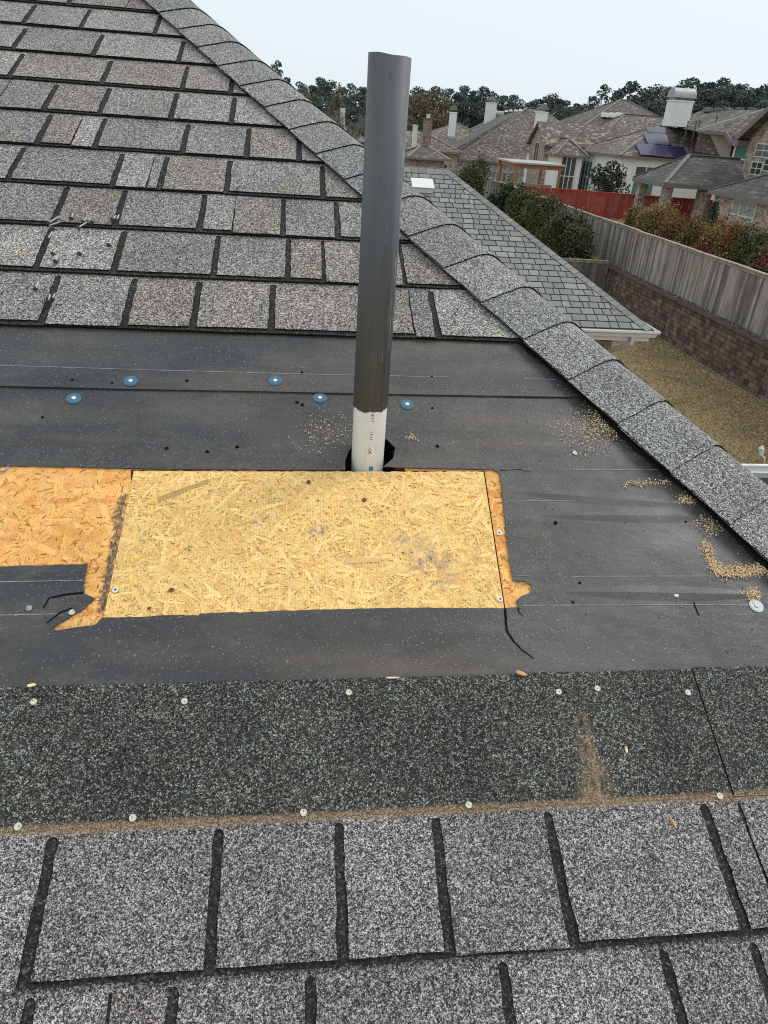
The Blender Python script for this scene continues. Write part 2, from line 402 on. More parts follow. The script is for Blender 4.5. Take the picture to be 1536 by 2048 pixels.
# --- old deck with the square opening
PAN = px([(267, 942), (967, 944), (1009, 1222), (205, 1242)])
hole_deck = px([(262, 940), (680, 941), (678, 918), (688, 893), (710, 876), (745, 868), (780, 870), (804, 890), (802, 920), (790, 932), (809, 934), (810, 941), (970, 942), (1012, 1224), (200, 1244)])
left_a = lambda b: -3.7-.605*(TOPB-b)*1.0
def roof_outline(b0, b1, extra=.06):
    return [(left_a(b0)+1.2, b0), (HA(b0)+extra, b0), (HA(b1)+extra, b1), (left_a(b1)+1.2, b1)]
d = MB(); sheet(d, roof_outline(EAVB, TOPB, .06), [hole_deck[::-1]], -.0005, .012, 0, (.82, .50, .25), 1)
deck = d.build('deck', [M['osb_old'], M['osb_edge']], house)

def flake_board(mb, poly, n, pal, size=1.0, h0=.0, m=0, wf=1.0):
    """strand board: overlapping thin wood strands, clipped to a convex outline (counter-clockwise)"""
    xs = [p[0] for p in poly]; ys = [p[1] for p in poly]
    for k in range(n):
        cx, cy = random.uniform(min(xs), max(xs)), random.uniform(min(ys), max(ys))
        big = random.random() < .22
        Ln = (random.uniform(.05, .13) if big else random.uniform(.010, .045))*size
        Wd = (random.uniform(.008, .020) if big else random.uniform(.0025, .009))*size*wf
        an = random.gauss(0, .9)+(math.pi/2 if random.random() < .35 else 0)
        c_, s_ = math.cos(an), math.sin(an)
        q = [(-Ln/2, -Wd/2*random.uniform(.4, 1)), (-Ln*.1, -Wd/2), (Ln/2, -Wd/2*random.uniform(.2, 1)), (Ln/2*random.uniform(.8, 1.1), Wd/2*random.uniform(.2, 1)), (0, Wd/2), (-Ln/2*random.uniform(.8, 1.1), Wd/2)]
        q = [(cx+u*c_-w*s_, cy+u*s_+w*c_) for u, w in q]
        for i in range(len(poly)):
            A, B = poly[i], poly[(i+1) % len(poly)]
            nx, ny = B[1]-A[1], -(B[0]-A[0])
            q = clip(q, nx, ny, nx*A[0]+ny*A[1])
            if len(q) < 3: break
        if len(q) < 3: continue
        t = random.choice(pal); v = random.uniform(.86, 1.12); t = (t[0]*v, t[1]*v*random.uniform(.96, 1.03), t[2]*v*random.uniform(.9, 1.08))
        h = h0+k*1.0e-7+random.uniform(0, 3e-5)
        mb.face([(p[0], p[1], h) for p in q], m, t)
PAL = [(.90, .61, .25), (.93, .66, .29), (.88, .58, .22), (.94, .68, .31), (.85, .54, .20), (.92, .64, .27), (.93, .67, .30), (.82, .50, .18), (.90, .62, .26)]
DK = [(.42, .22, .09), (.52, .29, .12), (.32, .16, .07), (.60, .36, .15)]
fl = MB()
for poly, nn in ((px([(-150, 1145), (176, 1135), (262, 1135), (262, 930), (-150, 925)]), 2600), (px([(100, 1270), (205, 1262), (262, 1130), (160, 1125)]), 900), (px([(968, 935), (1012, 1225), (1075, 1225), (1010, 935)]), 900)):
    flake_board(fl, poly, nn, PAL, h0=.0001); flake_board(fl, poly, nn//2, DK, .10, h0=.0008)
fl.build('weathered_strands', M['osb_old'], house)

# --- felt, two sheets
opening = [(-150, 931), (100, 935), (262, 939), (500, 942), (690, 942), (690, 925), (697, 905), (706, 893), (735, 886), (772, 880), (780, 888), (790, 898), (786, 918), (776, 928), (766, 935), (790, 937), (870, 939), (985, 941), (998, 948), (1003, 985), (1010, 1060), (1019, 1130), (1024, 1163), (1050, 1165), (1063, 1174), (1059, 1188), (1042, 1194), (1031, 1203), (1035, 1216), (1010, 1218), (818, 1217), (600, 1222), (400, 1229), (398, 1233), (370, 1233), (368, 1231), (260, 1236), (205, 1237), (192, 1251), (150, 1257), (113, 1263), (107, 1256), (130, 1243), (165, 1222), (192, 1199), (184, 1195), (170, 1190), (168, 1175), (176, 1130), (60, 1133), (-150, 1140)]
op = jag(px(opening), .0008, .01)
f1 = MB()
low = [p for p in roof_outline(.35, 1.06, .06)]
sheet(f1, low, [op[::-1]], .0035, .002, 0)
for (x0, y0, x1, y1, k) in ((1075, 1032, 1490, 1036, 5), (1010, 985, 1380, 1012, 4), (1120, 1185, 1536, 1192, 5), (40, 880, 330, 892, 3), (560, 905, 640, 880, 3)):
    A_, B_ = ab(x0, y0), ab(x1, y1); nn_ = 24; wv_ = .012
    for i in range(nn_):
        qa, qb = i/nn_, (i+1)/nn_; pa = [A_[c]+(B_[c]-A_[c])*qa for c in (0, 1)]; pb_2 = [A_[c]+(B_[c]-A_[c])*qb for c in (0, 1)]
        ha, hb2_ = .0036+.0024*math.sin(math.pi*qa)*(1+.3*math.sin(9*qa)), .0036+.0024*math.sin(math.pi*qb)*(1+.3*math.sin(9*qb)); wa_, wb_ = wv_*(.3+math.sin(math.pi*qa)), wv_*(.3+math.sin(math.pi*qb))
        for sg in (-1, 1):
            f_ = [(pa[0], pa[1]+sg*wa_, .00352), (pb_2[0], pb_2[1]+sg*wb_, .00352), (pb_2[0], pb_2[1], hb2_), (pa[0], pa[1], ha)]
            f1.face(f_ if sg < 0 else f_[::-1], 0)
def fline(p, q, w=.0013, m=1, h=.0040):
    (a0, b0), (a1, b1) = ab(*p), ab(*q); n = max(1, int(abs(a1-a0)/.05))
    dx, dy = a1-a0, b1-b0; l = math.hypot(dx, dy); nx, ny = -dy/l*w/2, dx/l*w/2
    f1.face([(a0-nx, b0-ny, h), (a1-nx, b1-ny, h), (a1+nx, b1+ny, h), (a0+nx, b0+ny, h)], m)
for p, q in (((1005, 941), (1072, 941)), ((1130, 942), (1345, 942)), ((1009, 1003), (1400, 1007)), ((1032, 1154), (1056, 1154)), ((1140, 1155), (1620, 1154)), ((1042, 1213), (1495, 1211)), ((-100, 1168), (168, 1163)), ((-100, 1235), (118, 1230))): fline(p, q)
def crack(pts, w0, w1, m=2, h=.0043):
    for i in range(len(pts)-1):
        k = 5; 
        for j in range(k):
            p = [pts[i][c]+(pts[i+1][c]-pts[i][c])*j/k for c in (0, 1)]; q = [pts[i][c]+(pts[i+1][c]-pts[i][c])*(j+1)/k for c in (0, 1)]
            t = (i+j/k)/(len(pts)-1); fline((p[0]+random.uniform(-.6, .6), p[1]), (q[0], q[1]+.3), w0+(w1-w0)*t, m, h)
crack([(1009, 1219), (1012, 1262), (1025, 1283), (1042, 1301), (1066, 1319)], .0040, .0012)
crack([(1035, 1217), (1037, 1227), (1045, 1233)], .002, .001)
crack([(1385, 1206), (1390, 1220), (1396, 1233)], .0022, .0018)
crack([(88, 1219), (100, 1198), (135, 1191), (168, 1188)], .002, .0035); crack([(95, 1248), (122, 1227), (146, 1219)], .002, .003)
crack([(1000, 943), (1040, 941), (1060, 946)], .0015, .0008)
def disc(mb, a, b_, r, h, th, m, n=12, jit=.06):
    q = [(a+r*math.cos(2*math.pi*k/n)*random.uniform(1-jit, 1+jit), b_+r*math.sin(2*math.pi*k/n)*random.uniform(1-jit, 1+jit)) for k in range(n)]
    mb.prism([(x, y, h) for x, y in q], [(x, y, h-th) for x, y in q], m)
for x, y in ((334, 899), (414, 906), (475, 897), (604, 812), (596, 897), (474, 897), (415, 906), (864, 819), (874, 895), (888, 788), (1110, 1048), (1370, 1046), (1145, 1207), (594, 807), (1158, 1168), (86, 837)):
    a_, b_ = ab(x, y); disc(f1, a_, b_, random.uniform(.0022, .0040), .0042, .0005, 2, 9, .3)
flt = f1.build('underlayment', [M['felt'], M['printline'], M['crack']], house)
f1 = MB()
up_ = roof_outline(1.0160, 1.30, .06); up_[0:2] = [(left_a(1.016)+1.2, 1.017)]+[(ab(x, y)[0], ab(x, y)[1]+random.uniform(-.0008, .0008)) for x, y in ((0, 777), (250, 783), (500, 787), (700, 791), (900, 795), (1100, 798), (1150, 799))]+[(HA(1.016)+.06, 1.016)]
sheet(f1, up_, [], .0068, .003, 0)
for p, q in (((-100, 733), (300, 745)), ((300, 745), (600, 753)), ((600, 753), (897, 759)), ((1045, 762), (1110, 764))): fline(p, q, .0014, 1, .0072)
for x, y in ((146, 765), (225, 771), (375, 767), (604, 750), (863, 758)):
    a_, b_ = ab(x, y); disc(f1, a_, b_, random.uniform(.0022, .0036), .0073, .0005, 2, 9, .3)
flt2 = f1.build('underlayment_strip', [M['felt'], M['printline'], M['crack']], house)
# --- fasteners driven through the felt
def cap_nail(x, y, parent, h, m=None, r=.0135):
    a_, b_ = ab(x, y); q = MB(); disc(q, a_, b_, r, h+.0013, .0012, 0, 20, .02); disc(q, a_, b_, r*.80, h+.0017, .0006, 0, 20, .01)
    o = q.build('cap_nail', m or M['bluecap'], parent)
    q = MB(); disc(q, a_, b_, .0040, h+.0028, .0013, 0, 12, .03); q.build('nail_head', M['white'] if m is None else M['metal'], parent)
for x, y in ((263, 768), (551, 767)): cap_nail(x, y, flt2, .0068)
for x, y in ((149, 800), (640, 799), (814, 812)): cap_nail(x, y, flt, .0035)
cap_nail(1510, 1214, flt, .0035, M['metal'], .0125)
def nail_head(x, y, parent, h, m='nailhead', r=.0046):
    a_, b_ = ab(x, y); q = MB(); disc(q, a_, b_, r, h+.0014, .0013, 0, 12, .06); disc(q, a_+random.uniform(-.002, .002), b_+random.uniform(-.002, .002), r*.18, h+.0018, .0006, 1, 7, .2)
    q.build('nail_head', [M[m], M['nailrust']], parent)
for x, y in ((1350, 1192), (60, 1219), (145, 1227), (1148, 909)): nail_head(x, y, flt, .0036, 'nailhead' if y > 1000 and x > 100 else 'metal')
# staple in the old deck
q = MB(); pts = [ab(-8, 945), ab(8, 944), ab(14, 939)]
pts = [ab(-6, 946), ab(12, 944), ab(19, 936)]
for i in (0, 1): q.bar((*pts[i], .004), (*pts[i+1], .004), .0028, .002)
q.build('staple', M['metal'], deck)

# --- new board let into the opening
board = tag(empty('strand_board_patch', ROOF0, (SL, 0, 0)), 'fresh yellow strand board patch set in the roof opening below the pipe', 'board')
top_edge = [(267+(967-267)*t, 942+2*t+random.uniform(-1.2, 1.2)) for t in np.linspace(0, 1, 90)]
pb = px([(205, 1242), (1009, 1222)])+px(top_edge[::-1])
bm = MB(); sheet(bm, pb, [], .0008, .012, 0, (.80, .56, .26), 1); 
cv = px([(207, 1241), (1007, 1221), (966, 947), (269, 945)])
flake_board(bm, cv, 9000, PAL, 1.0, h0=.0009); flake_board(bm, cv, 5200, DK, .075, h0=.0022, wf=.6); flake_board(bm, cv, 9000, PAL, .42, h0=.0024); flake_board(bm, cv, 3600, DK, .07, h0=.0034, wf=.55)
dk = MB()
def slash(mb, p, q, w, t, h=.0041):
    (a0, b0), (a1, b1) = ab(*p), ab(*q); dx, dy = a1-a0, b1-b0; l = math.hypot(dx, dy); nx, ny = -dy/l*w/2, dx/l*w/2
    mb.face([(a0-nx, b0-ny, h), (a1-nx*.7, b1-ny*.7, h), (a1+nx, b1+ny*.6, h), (a0+nx*.8, b0+ny, h)], 0, t)
slash(bm, (316, 1002), (420, 963), .012, (.50, .34, .14), .0036)
slash(bm, (690, 1125), (760, 1122), .010, (.74, .50, .25), .0037)
for x, y, r_ in ((617, 967, .006), (728, 1003, .0055), (343, 1183, .006), (300, 1219, .004)):
    a_, b_ = ab(x, y); q6 = [(a_+r_*math.cos(k)*random.uniform(.6, 1), b_+r_*math.sin(k)*random.uniform(.6, 1), .0042) for k in range(6)]; bm.face(q6, 0, (.17, .08, .035))
for cx_, cy_, sx_, sy_, n9 in ((635, 1063, 16, 12, 26), (522, 1042, 13, 9, 14), (850, 1125, 48, 28, 60), (800, 1075, 22, 14, 20), (880, 1160, 24, 16, 16)):   # purplish mould blotches
    for k in range(n9):
        x, y = random.gauss(cx_, sx_), random.gauss(cy_, sy_); slash(bm, (x, y), (x+random.uniform(-7, 7), y+random.uniform(-4, 4)+.1), .0010, (.55, .42, .36), .0042)
bm.build('board', [M['osb_new'], M['osb_core']], board)
def screw(x, y, parent, h):
    a_, b_ = ab(x, y); s = MB(); disc(s, a_, b_, .0048, h+.0016, .0014, 0, 14, .02)
    s.box((a_-.0026, b_-.0006, h+.0014), (a_+.0026, b_+.0006, h+.0019), 1); s.box((a_-.0006, b_-.0026, h+.0014), (a_+.0006, b_+.0026, h+.0020), 1)
    s.build('screw', [M['white'], M['nailrust']], parent)
screw(999, 1201, board, .004); screw(232, 1183, board, .004); screw(998, 1067, deck, .001)
# dirty worn edge beside the seam
sd = MB()
for k in range(520):
    t = random.random(); x = 248-44*t+random.gauss(0, 4.6); y = 990+235*t
    (a_, b_) = ab(x, y); l = random.uniform(.001, .006); w0 = random.uniform(.0003, .0013); sd.face([(a_-w0, b_, .0022), (a_+w0, b_, .0022), (a_+w0, b_+l, .0022), (a_-w0, b_+l, .0022)])
sd.build('seam_dirt', M['seamdirt'], deck)

# --- shingle courses
EXP = .1775
courses = {  # bottom edge b : slits given as pixels (x, y, kind)  kind w = wide slit, j = thin joint
 -1: (-.123, [(60,1990,'w'),(222,1990,'j'),(345,1990,'w'),(622,1990,'w'),(1012,1970,'w'),(1340,1950,'w'),(1522,1930,'w')]),
  0: (.052, [(75,1830,'w'),(428,1800,'w'),(682,1785,'w'),(888,1775,'w'),(1120,1750,'w'),(1448,1730,'w'),(1512,1700,'j')]),
  1: (1.184, [(98,606,'w'),(258,608,'w'),(391,616,'w'),(544,623,'w'),(825,638,'j'),(870,633,'w')]),
  2: (1.363, [(82,510,'w'),(234,518,'w'),(430,526,'w'),(576,534,'w'),(647,531,'t'),(806,536,'t')]),
  3: (1.538, [(119,412,'w'),(238,424,'w'),(402,436,'w'),(467,444,'j'),(566,448,'w'),(675,452,'w')]),
  4: (1.712, [(27,336,'w'),(232,348,'w'),(299,352,'j'),(324,355,'w'),(455,363,'w'),(646,381,'w')]),
  5: (1.893, [(84,266,'w'),(150,270,'j'),(197,273,'w'),(369,285,'w'),(495,297,'w'),(598,309,'w')]),
  6: (2.075, [(8,180,'j'),(97,201,'w'),(207,207,'w'),(346,219,'w'),(465,230,'w')]),
  7: (2.256, [(29,135,'w'),(211,150,'w'),(367,166,'w'),(463,178,'w')]),
  8: (2.440, [(37,80,'w'),(193,96,'w'),(360,111,'w')]),
  9: (2.630, [(57,31,'w'),(168,43,'w'),(313,58,'w')]),
 10: (2.810, [(140,4,'w'),(254,12,'j')]) }
TP = [(1.18,1.15,1.11),(1.05,1.02,.99),(.94,.91,.88),(.98,.88,.81),(.90,.81,.75),(.86,.85,.87),(1.12,1.09,1.05),(.86,.83,.82),(.98,.90,.84)]
NT = [(1.06,1.0,.99),(1.02,.96,.95),(.95,.87,.85),(1.0,.91,.88),(.97,.93,.94),(1.17,1.11,1.10)]
def course(name, b0, slits, top=None, exp=EXP, near=False, header=None, mats=None, rows=None):
    mb = MB(); bt = b0+exp if top is None else top
    lim = .03
    hb = lambda b: .0125-.0090*max(0, min(1, (b-b0)/exp)); ht = lambda b: hb(b)+.0035
    # backer
    low = [(-4.6, b0)]+[(a, b0+random.uniform(-.0010, .0010)) for a in np.arange(-4.5, HA(b0)+.5, .035)]
    q = clip_hip(low+[(low[-1][0]+.2, b0), (low[-1][0]+.2, bt+.06), (-4.6, bt+.06)], lim)
    mb.prism([(a, b, hb(b)) for a, b in q], [(a, b, hb(b)-.004) for a, b in q], 1, (1, 1, 1), 2)
    # tabs
    xs = sorted(slits); a0 = xs[0][0]
    ext = []
    a_ = a0-random.uniform(.14, .3)
    while a_ > -4.5: ext.append((a_, 'w')); a_ -= random.uniform(.12, .3)
    a_ = xs[-1][0]+random.uniform(.14, .28)
    while a_ < HA(b0)+.3: ext.append((a_, 'w')); a_ += random.uniform(.14, .28)
    xs = sorted(ext+xs)
    W = {'w': .0135 if not near else .0128, 't': .009, 'j': .0022 if not near else .0040}
    rad = {'w': 1, 't': .5, 'j': 0}
    last = None
    for i in range(len(xs)-1):
        (aL, kL), (aR, kR) = xs[i], xs[i+1]
        if aR-aL < .012: continue
        wL, wR = W[kL]*random.uniform(.9, 1.1)/2, W[kR]*random.uniform(.9, 1.1)/2
        sb = random.choice([.001, .008, .010, .011, .009, .001]) if not near else random.choice([0, .002, .007])
        gap = .006 if not near else (.017 if header else .010)
        bb = b0+sb; bu = (b0+exp)-gap; over = bt+.05 if header is None else header
        # tapered, slightly ragged left and right edges with a rounded slit head
        j = lambda: random.uniform(-.0013, .0013)
        ta = random.uniform(0, .002) if near else .001
        pts = []
        bs = np.linspace(bb, bu-wL*1.0, 9)
        rs = np.linspace(bb, bu-wR*1.0, 9)
        nb = max(2, int((aR-aL)/.03))
        for k in range(nb+1):
            a = aL+wL+ta+(aR-wR-ta-aL-wL-ta)*k/nb; pts.append((a, bb+j()*.7))
        for k in range(1, 9): pts.append((aR-wR-ta*(1-k/8)+j(), rs[k]))
        if kR != 'j':
            for th in (30, 60, 85): pts.append((aR-wR*math.cos(R(th)), bu-wR+wR*math.sin(R(th))))
        pts.append((aR, bu)); pts.append((aR, over)); pts.append((aL, over)); pts.append((aL, bu))
        if kL != 'j':
            for th in (85, 60, 30): pts.append((aL+wL*math.cos(R(th)), bu-wL+wL*math.sin(R(th))))
        for k in range(8, 0, -1): pts.append((aL+wL+ta*(1-k/8)+j(), bs[k]))
        pts = clip_hip(pts, lim)
        if len(pts) < 3: continue
        t = random.choice([c for c in (TP if not near else NT) if c != last]); last = t
        mb.prism([(a, b, ht(b)) for a, b in pts], [(a, b, hb(b)+.0001) for a, b in pts], 0, t, 2)
    return mb.build(name, mats or [M['tab'], M['backer'], M['edge']], house)
for k, (b0, sl) in courses.items():
    S_ = [(ab(x, y, .012)[0], kd) for x, y, kd in sl]
    if k > 0: course('shingle_course', b0, S_)
    elif k == -1: course('shingle_course', b0, S_, near=True, mats=[M['tab_shade_dirt'], M['backer'], M['edge']])
    else:
        # the uncovered course: its tabs end at the chalky dirt line, above that the dark headlap
        course('shingle_course', b0, S_, near=True, header=.2225, mats=[M['tab_shade_dirt'], M['backer'], M['edge']])
        hl = MB(); GT = (1.0, 1.03, .93)
        jn = ab(1386, 1345, .006), ab(1470, 1600, .008)
        hb0 = lambda b: .0125-.0090*max(0, min(1, (b-.052)/EXP))
        hh = lambda a, b: .0078-.0022*(b-.2205)/.195
        def rag(bl, a0, a1, n=90): return [(a, bl+random.uniform(-.0012, .0012)) for a in np.linspace(a0, a1, n)]
        jb, jt = jn[1][0], jn[0][0]
        sheet(hl, [(-4, .2205), (jb-.0012, .2205), (jt-.0012, .415)]+rag(.415, -4, jt-.01)[::-1], [], lambda a, b: hh(a, b), .0018, 0, GT, 1)
        sheet(hl, [(jb+.0012, .2205), (HA(.22)+.04, .2205), (HA(.417)+.04, .417)]+rag(.417, jt+.0015, HA(.417)+.03)[::-1], [], lambda a, b: hh(a, b)+.0006, .0022, 0, GT, 1)
        head = hl.build('shingle_headlap', [M['band'], M['edge']], house)
for x, y in ((70, 1407), (370, 1406), (697, 1388), (1115, 1387), (1192, 1380), (1372, 1388)): nail_head(x, y, head, .0058)
for x, y in ((40, 1656), (268, 1639), (607, 1628), (935, 1613), (1434, 1595)): nail_head(x, y, head, .0080)
# remaining courses, above the frame and below the camera
for b0 in [2.81+EXP*k for k in range(1, 10)]+[-.123-EXP*k for k in range(1, 26)]:
    if b0+EXP > TOPB: break
    xs = []; a_ = -3.9
    while a_ < HA(b0)+.2: xs.append((a_, random.choice('wwwj'))); a_ += random.uniform(.10, .28)
    course('shingle_course', b0, xs)

# --- the other roof slopes, walls, gutter of the same house (local frame is tilted, so these are laid out in world and brought in)
INV = (Matrix.Translation(ROOF0) @ Matrix.Rotation(SL, 4, 'X')).inverted()
def wl(p): return INV @ Vector(p)
def lw(a, b, h=0): return ROOF0+Vector((a, 0, 0))+SV*b+NV*h
TS = math.tan(SL)/(HS/math.cos(SL))          # slope of the hipped side
hipT = lw(ridge_a(TOPB), TOPB); hipB = lw(ridge_a(EAVB), EAVB)
ns = Vector((TS, 0, 1)).normalized()
rb = Vector((hipT.x, 17.0, hipT.z)); eb = Vector((hipB.x, 17.0, hipB.z))
s_ = MB(); dn = -ns*.03; eps = ns*-.004
s_.prism([wl(hipB+eps), wl(eb+eps), wl(rb+eps), wl(hipT+eps)], [wl(hipB+dn), wl(eb+dn), wl(rb+dn), wl(hipT+dn)], 0, (.95, .95, .95), 1)
# strips between the front slope's deck and the hip line
for q in ([(HA(EAVB)+.058, EAVB), (ridge_a(EAVB), EAVB), (ridge_a(TOPB), TOPB), (HA(TOPB)+.058, TOPB)],):
    s_.prism([(a, b, .001) for a, b in q], [(a, b, -.012) for a, b in q], 0, (.9, .9, .9), 1)
hipT2 = Vector((hipT.x-.002, hipT.y, hipT.z)); wl_e = hipT.x-(hipB.x-hipT.x)
hipL = Vector((wl_e, hipB.y, hipB.z)); ebL = Vector((wl_e, 17.0, hipB.z))
nl = Vector((-TS, 0, 1)).normalized()*-.03
s_.prism([wl(hipL), wl(hipT), wl(rb), wl(ebL)], [wl(hipL+nl), wl(hipT+nl), wl(rb+nl), wl(ebL+nl)], 0, (.95, .95, .95), 1)
s_.build('side_slope', [M['cap'], M['edge']], house)
M['brick'] = None
# shingle courses of the side slope
dS = Vector((1, 0, -TS)).normalized(); Ltot = (hipB.x-hipT.x)/dS.x; q = MB(); nrow = int(Ltot/EXP)
for r in range(nrow+1):
    t1 = Ltot-r*EXP; t0 = max(.02, t1-EXP)
    yh = lambda t: hipT.y+(hipB.y-hipT.y)*(t/Ltot)
    y = yh(t0)+.03; yend = 17.0
    if t1 < .05: break
    while y < yend-.05:
        w_ = random.uniform(.13, .30) if y < yh(t0)+7 else random.uniform(.5, 1.2); y2 = min(yend, y+w_); c = random.choice(TP); P0 = Vector((hipT.x, 0, hipT.z)); Yv = Vector((0, 1, 0))
        tl = max(t0, t0); quad = [(t1-.004, y+.007), (t1-.004, y2-.007), (t0, y2-.007), (t0, y+.007)]
        top = [wl(P0+dS*t+Yv*yy+ns*(.012 if k < 2 else .004)) for k, (t, yy) in enumerate(quad)]; bot = [wl(P0+dS*t+Yv*yy-ns*.003) for t, yy in quad]
        q.prism(top, bot, 0, c, 1); y = y2
q.build('side_shingles', [M['tab'], M['edge']], house)
def brickmat(name, c1, c2, mortar, scale=1.0):
    m, n, b = mat(name, .9, .2)
    t = n.nodes.new('ShaderNodeTexCoord'); s = n.nodes.new('ShaderNodeSeparateXYZ'); n.links.new(t.outputs['Object'], s.inputs[0])
    cb = n.nodes.new('ShaderNodeCombineXYZ'); n.links.new(math_(n, 'ADD', s.outputs[0], s.outputs[1]), cb.inputs[0]); n.links.new(s.outputs[2], cb.inputs[1])
    br = n.nodes.new('ShaderNodeTexBrick'); br.inputs['Scale'].default_value = 1; br.inputs['Brick Width'].default_value = .22*scale; br.inputs['Row Height'].default_value = .075*scale
    br.inputs['Mortar Size'].default_value = .012*scale; br.inputs['Color1'].default_value = (*c1, 1); br.inputs['Color2'].default_value = (*c2, 1); br.inputs['Mortar'].default_value = (*mortar, 1)
    n.links.new(cb.outputs[0], br.inputs['Vector'])
    col = mix(n, br.outputs['Color'], ramp(n, noise(n, t.outputs['Object'], 2.2, 5, .7), [(.25, .6), (.75, 1.35)]), 1, 'MULTIPLY')
    col = mix(n, col, ramp(n, voro(n, cb.outputs[0], 6), [(0, .65), (1, 1.3)]), 1, 'MULTIPLY')
    n.links.new(col, b.inputs['Base Color']); return m
M['brick'] = brickmat('tan_brick', (.38, .28, .22), (.25, .17, .13), (.46, .42, .37))
M['redbrick'] = brickmat('weathered_brick', (.26, .17, .135), (.17, .11, .09), (.30, .27, .24), 1.3)
w_ = MB()
x0, x1, y0, y1 = hipL.x+.5, hipB.x-.5, hipB.y+.5, 16.5
w_.prism([wl((x0,y0,hipB.z)), wl((x1,y0,hipB.z)), wl((x1,y1,hipB.z)), wl((x0,y1,hipB.z))], [wl((x0,y0,YARD)), wl((x1,y0,YARD)), wl((x1,y1,YARD)), wl((x0,y1,YARD))])
w_.build('wall', M['brick'], house)
gy, gz = 5.93, -2.9
b_ = MB()       # low bay roof with the white gutter that shows past the hip
b_.prism([wl((3.9,4.2,-2.35)), wl((6.6,4.2,-2.35)), wl((6.6,gy-.02,-2.93)), wl((3.9,gy-.02,-2.93))], [wl((3.9,4.2,-2.5)), wl((6.6,4.2,-2.5)), wl((6.6,gy-.02,-3.05)), wl((3.9,gy-.02,-3.05))], 0, (.5, .5, .5))
b_.prism([wl((3.95,4.3,-2.55)), wl((6.4,4.3,-2.55)), wl((6.4,5.8,-2.99)), wl((3.95,5.8,-2.99))], [wl((3.95,4.3,YARD)), wl((6.4,4.3,YARD)), wl((6.4,5.8,YARD)), wl((3.95,5.8,YARD))], 1)
b_.build('bay_roof', [M['backer'], M['brick']], house)
g_ = MB()
for (ya, yb, za, zb) in ((gy, gy+.02, -3.02, -2.88), (gy+.10, gy+.12, -3.02, -2.86), (gy+.02, gy+.10, -3.02, -3.0), (gy+.09, gy+.13, -2.86, -2.845)):
    g_.prism([wl((4.35,ya,zb)), wl((6.7,ya,zb)), wl((6.7,yb,zb)), wl((4.35,yb,zb))], [wl((4.35,ya,za)), wl((6.7,ya,za)), wl((6.7,yb,za)), wl((4.35,yb,za))])
g_.build('gutter', M['white'], house)

# --- hip cap shingles: bent pieces overlapping up the hip
hd = Vector((-HS, 1, 0)).normalized()        # up the hip, in roof coordinates
pd = Vector((hd.y, -hd.x, 0))                   # across, towards the hip line
sideN = (Matrix.Rotation(-SL, 3, 'X') @ ns)    # normal of the side slope in roof coordinates
hip3 = hd.copy(); acr2 = hip3.cross(sideN); acr2.normalize()
if acr2.z > 0: acr2 = -acr2
CE, CWD = .1435, .134
def cap_piece(k, b_low):
    base = Vector((HC(b_low), b_low, 0)); t = random.choice([(1.06,1.05,1.03),(1,.99,.98),(.93,.93,.94),(.90,.90,.92),(1.03,1.03,1.02),(.96,.94,.93)])
    mb = MB(); rows = []
    prof = []
    for u in np.linspace(0, CWD-.034, 7): prof.append((u, 0))
    for th in np.linspace(0, 1, 7)[1:]: prof.append((CWD-.034+.034*2*th, 1))
    def pos(s, u, lift):
        # s along the hip, u across; roll over the crest along a quadratic arc
        o = base+hd*s
        if u <= CWD-.034: p = o+pd*u; n = Vector((0, 0, 1))
        else:
            w = min(1, (u-(CWD-.034))/.068); A = o+pd*(CWD-.034); Cp = o+pd*CWD*1.0; B = Cp+acr2*.034
            p = A*(1-w)**2+Cp*2*w*(1-w)+B*w*w; n = (Vector((0, 0, 1))*(1-w)+sideN*w).normalized()
            if u > CWD+.034: p = Cp+acr2*(u-CWD); n = sideN
        return p+n*lift
    us = list(np.linspace(0, CWD-.034, 8))+list(np.linspace(CWD-.034, CWD+.034, 9)[1:])+list(np.linspace(CWD+.034, CWD*2, 5)[1:])
    ss = [0, .03, .07, .11, CE, CE+.06, CE+.14]
    edge = [random.uniform(-.0015, .0015) for _ in us]; ledge = [random.uniform(-.002, .002) for _ in ss]
    top = []; bot = []
    for i, s in enumerate(ss):
        lift = .0275-.0038*min(1.6, s/CE)
        top.append([pos(s+(edge[j] if i == 0 else 0), u+(ledge[i] if j == 0 else 0), lift-(.0015 if j == 0 else 0)) for j, u in enumerate(us)])
        bot.append([pos(s+(edge[j] if i == 0 else 0), u+(ledge[i] if j == 0 else 0), lift-.0032) for j, u in enumerate(us)])
    i0 = len(mb.v); nu = len(us); nsn = len(ss)
    for r in top: mb.v += [tuple(p) for p in r]
    for r in bot: mb.v += [tuple(p) for p in r]
    T = lambda i, j: i0+i*nu+j
    B = lambda i, j: i0+nsn*nu+i*nu+j
    for i in range(nsn-1):
        for j in range(nu-1):
            mb.f += [(T(i,j), T(i,j+1), T(i+1,j+1), T(i+1,j)), (B(i,j), B(i+1,j), B(i+1,j+1), B(i,j+1))]; mb.m += [0, 1]; mb.t += [t, t]
    for j in range(nu-1): mb.f.append((T(0,j), B(0,j), B(0,j+1), T(0,j+1))); mb.m.append(1); mb.t.append(t)
    for i in range(nsn-1):
        mb.f.append((T(i,0), T(i+1,0), B(i+1,0), B(i,0))); mb.m.append(1); mb.t.append(t)
        mb.f.append((T(i,nu-1), B(i,nu-1), B(i+1,nu-1), T(i+1,nu-1))); mb.m.append(1); mb.t.append(t)
    return mb.build('hip_cap', [M['cap'], M['edge']], house)
b_ref = ab(1142, 757, .028)[1]; step = CE*hd.y
k0 = int((b_ref-0.15)/step)+1
for k in range(-k0, 24):
    b__ = b_ref+k*step
    if b__ < 3.6: cap_piece(k, b__)
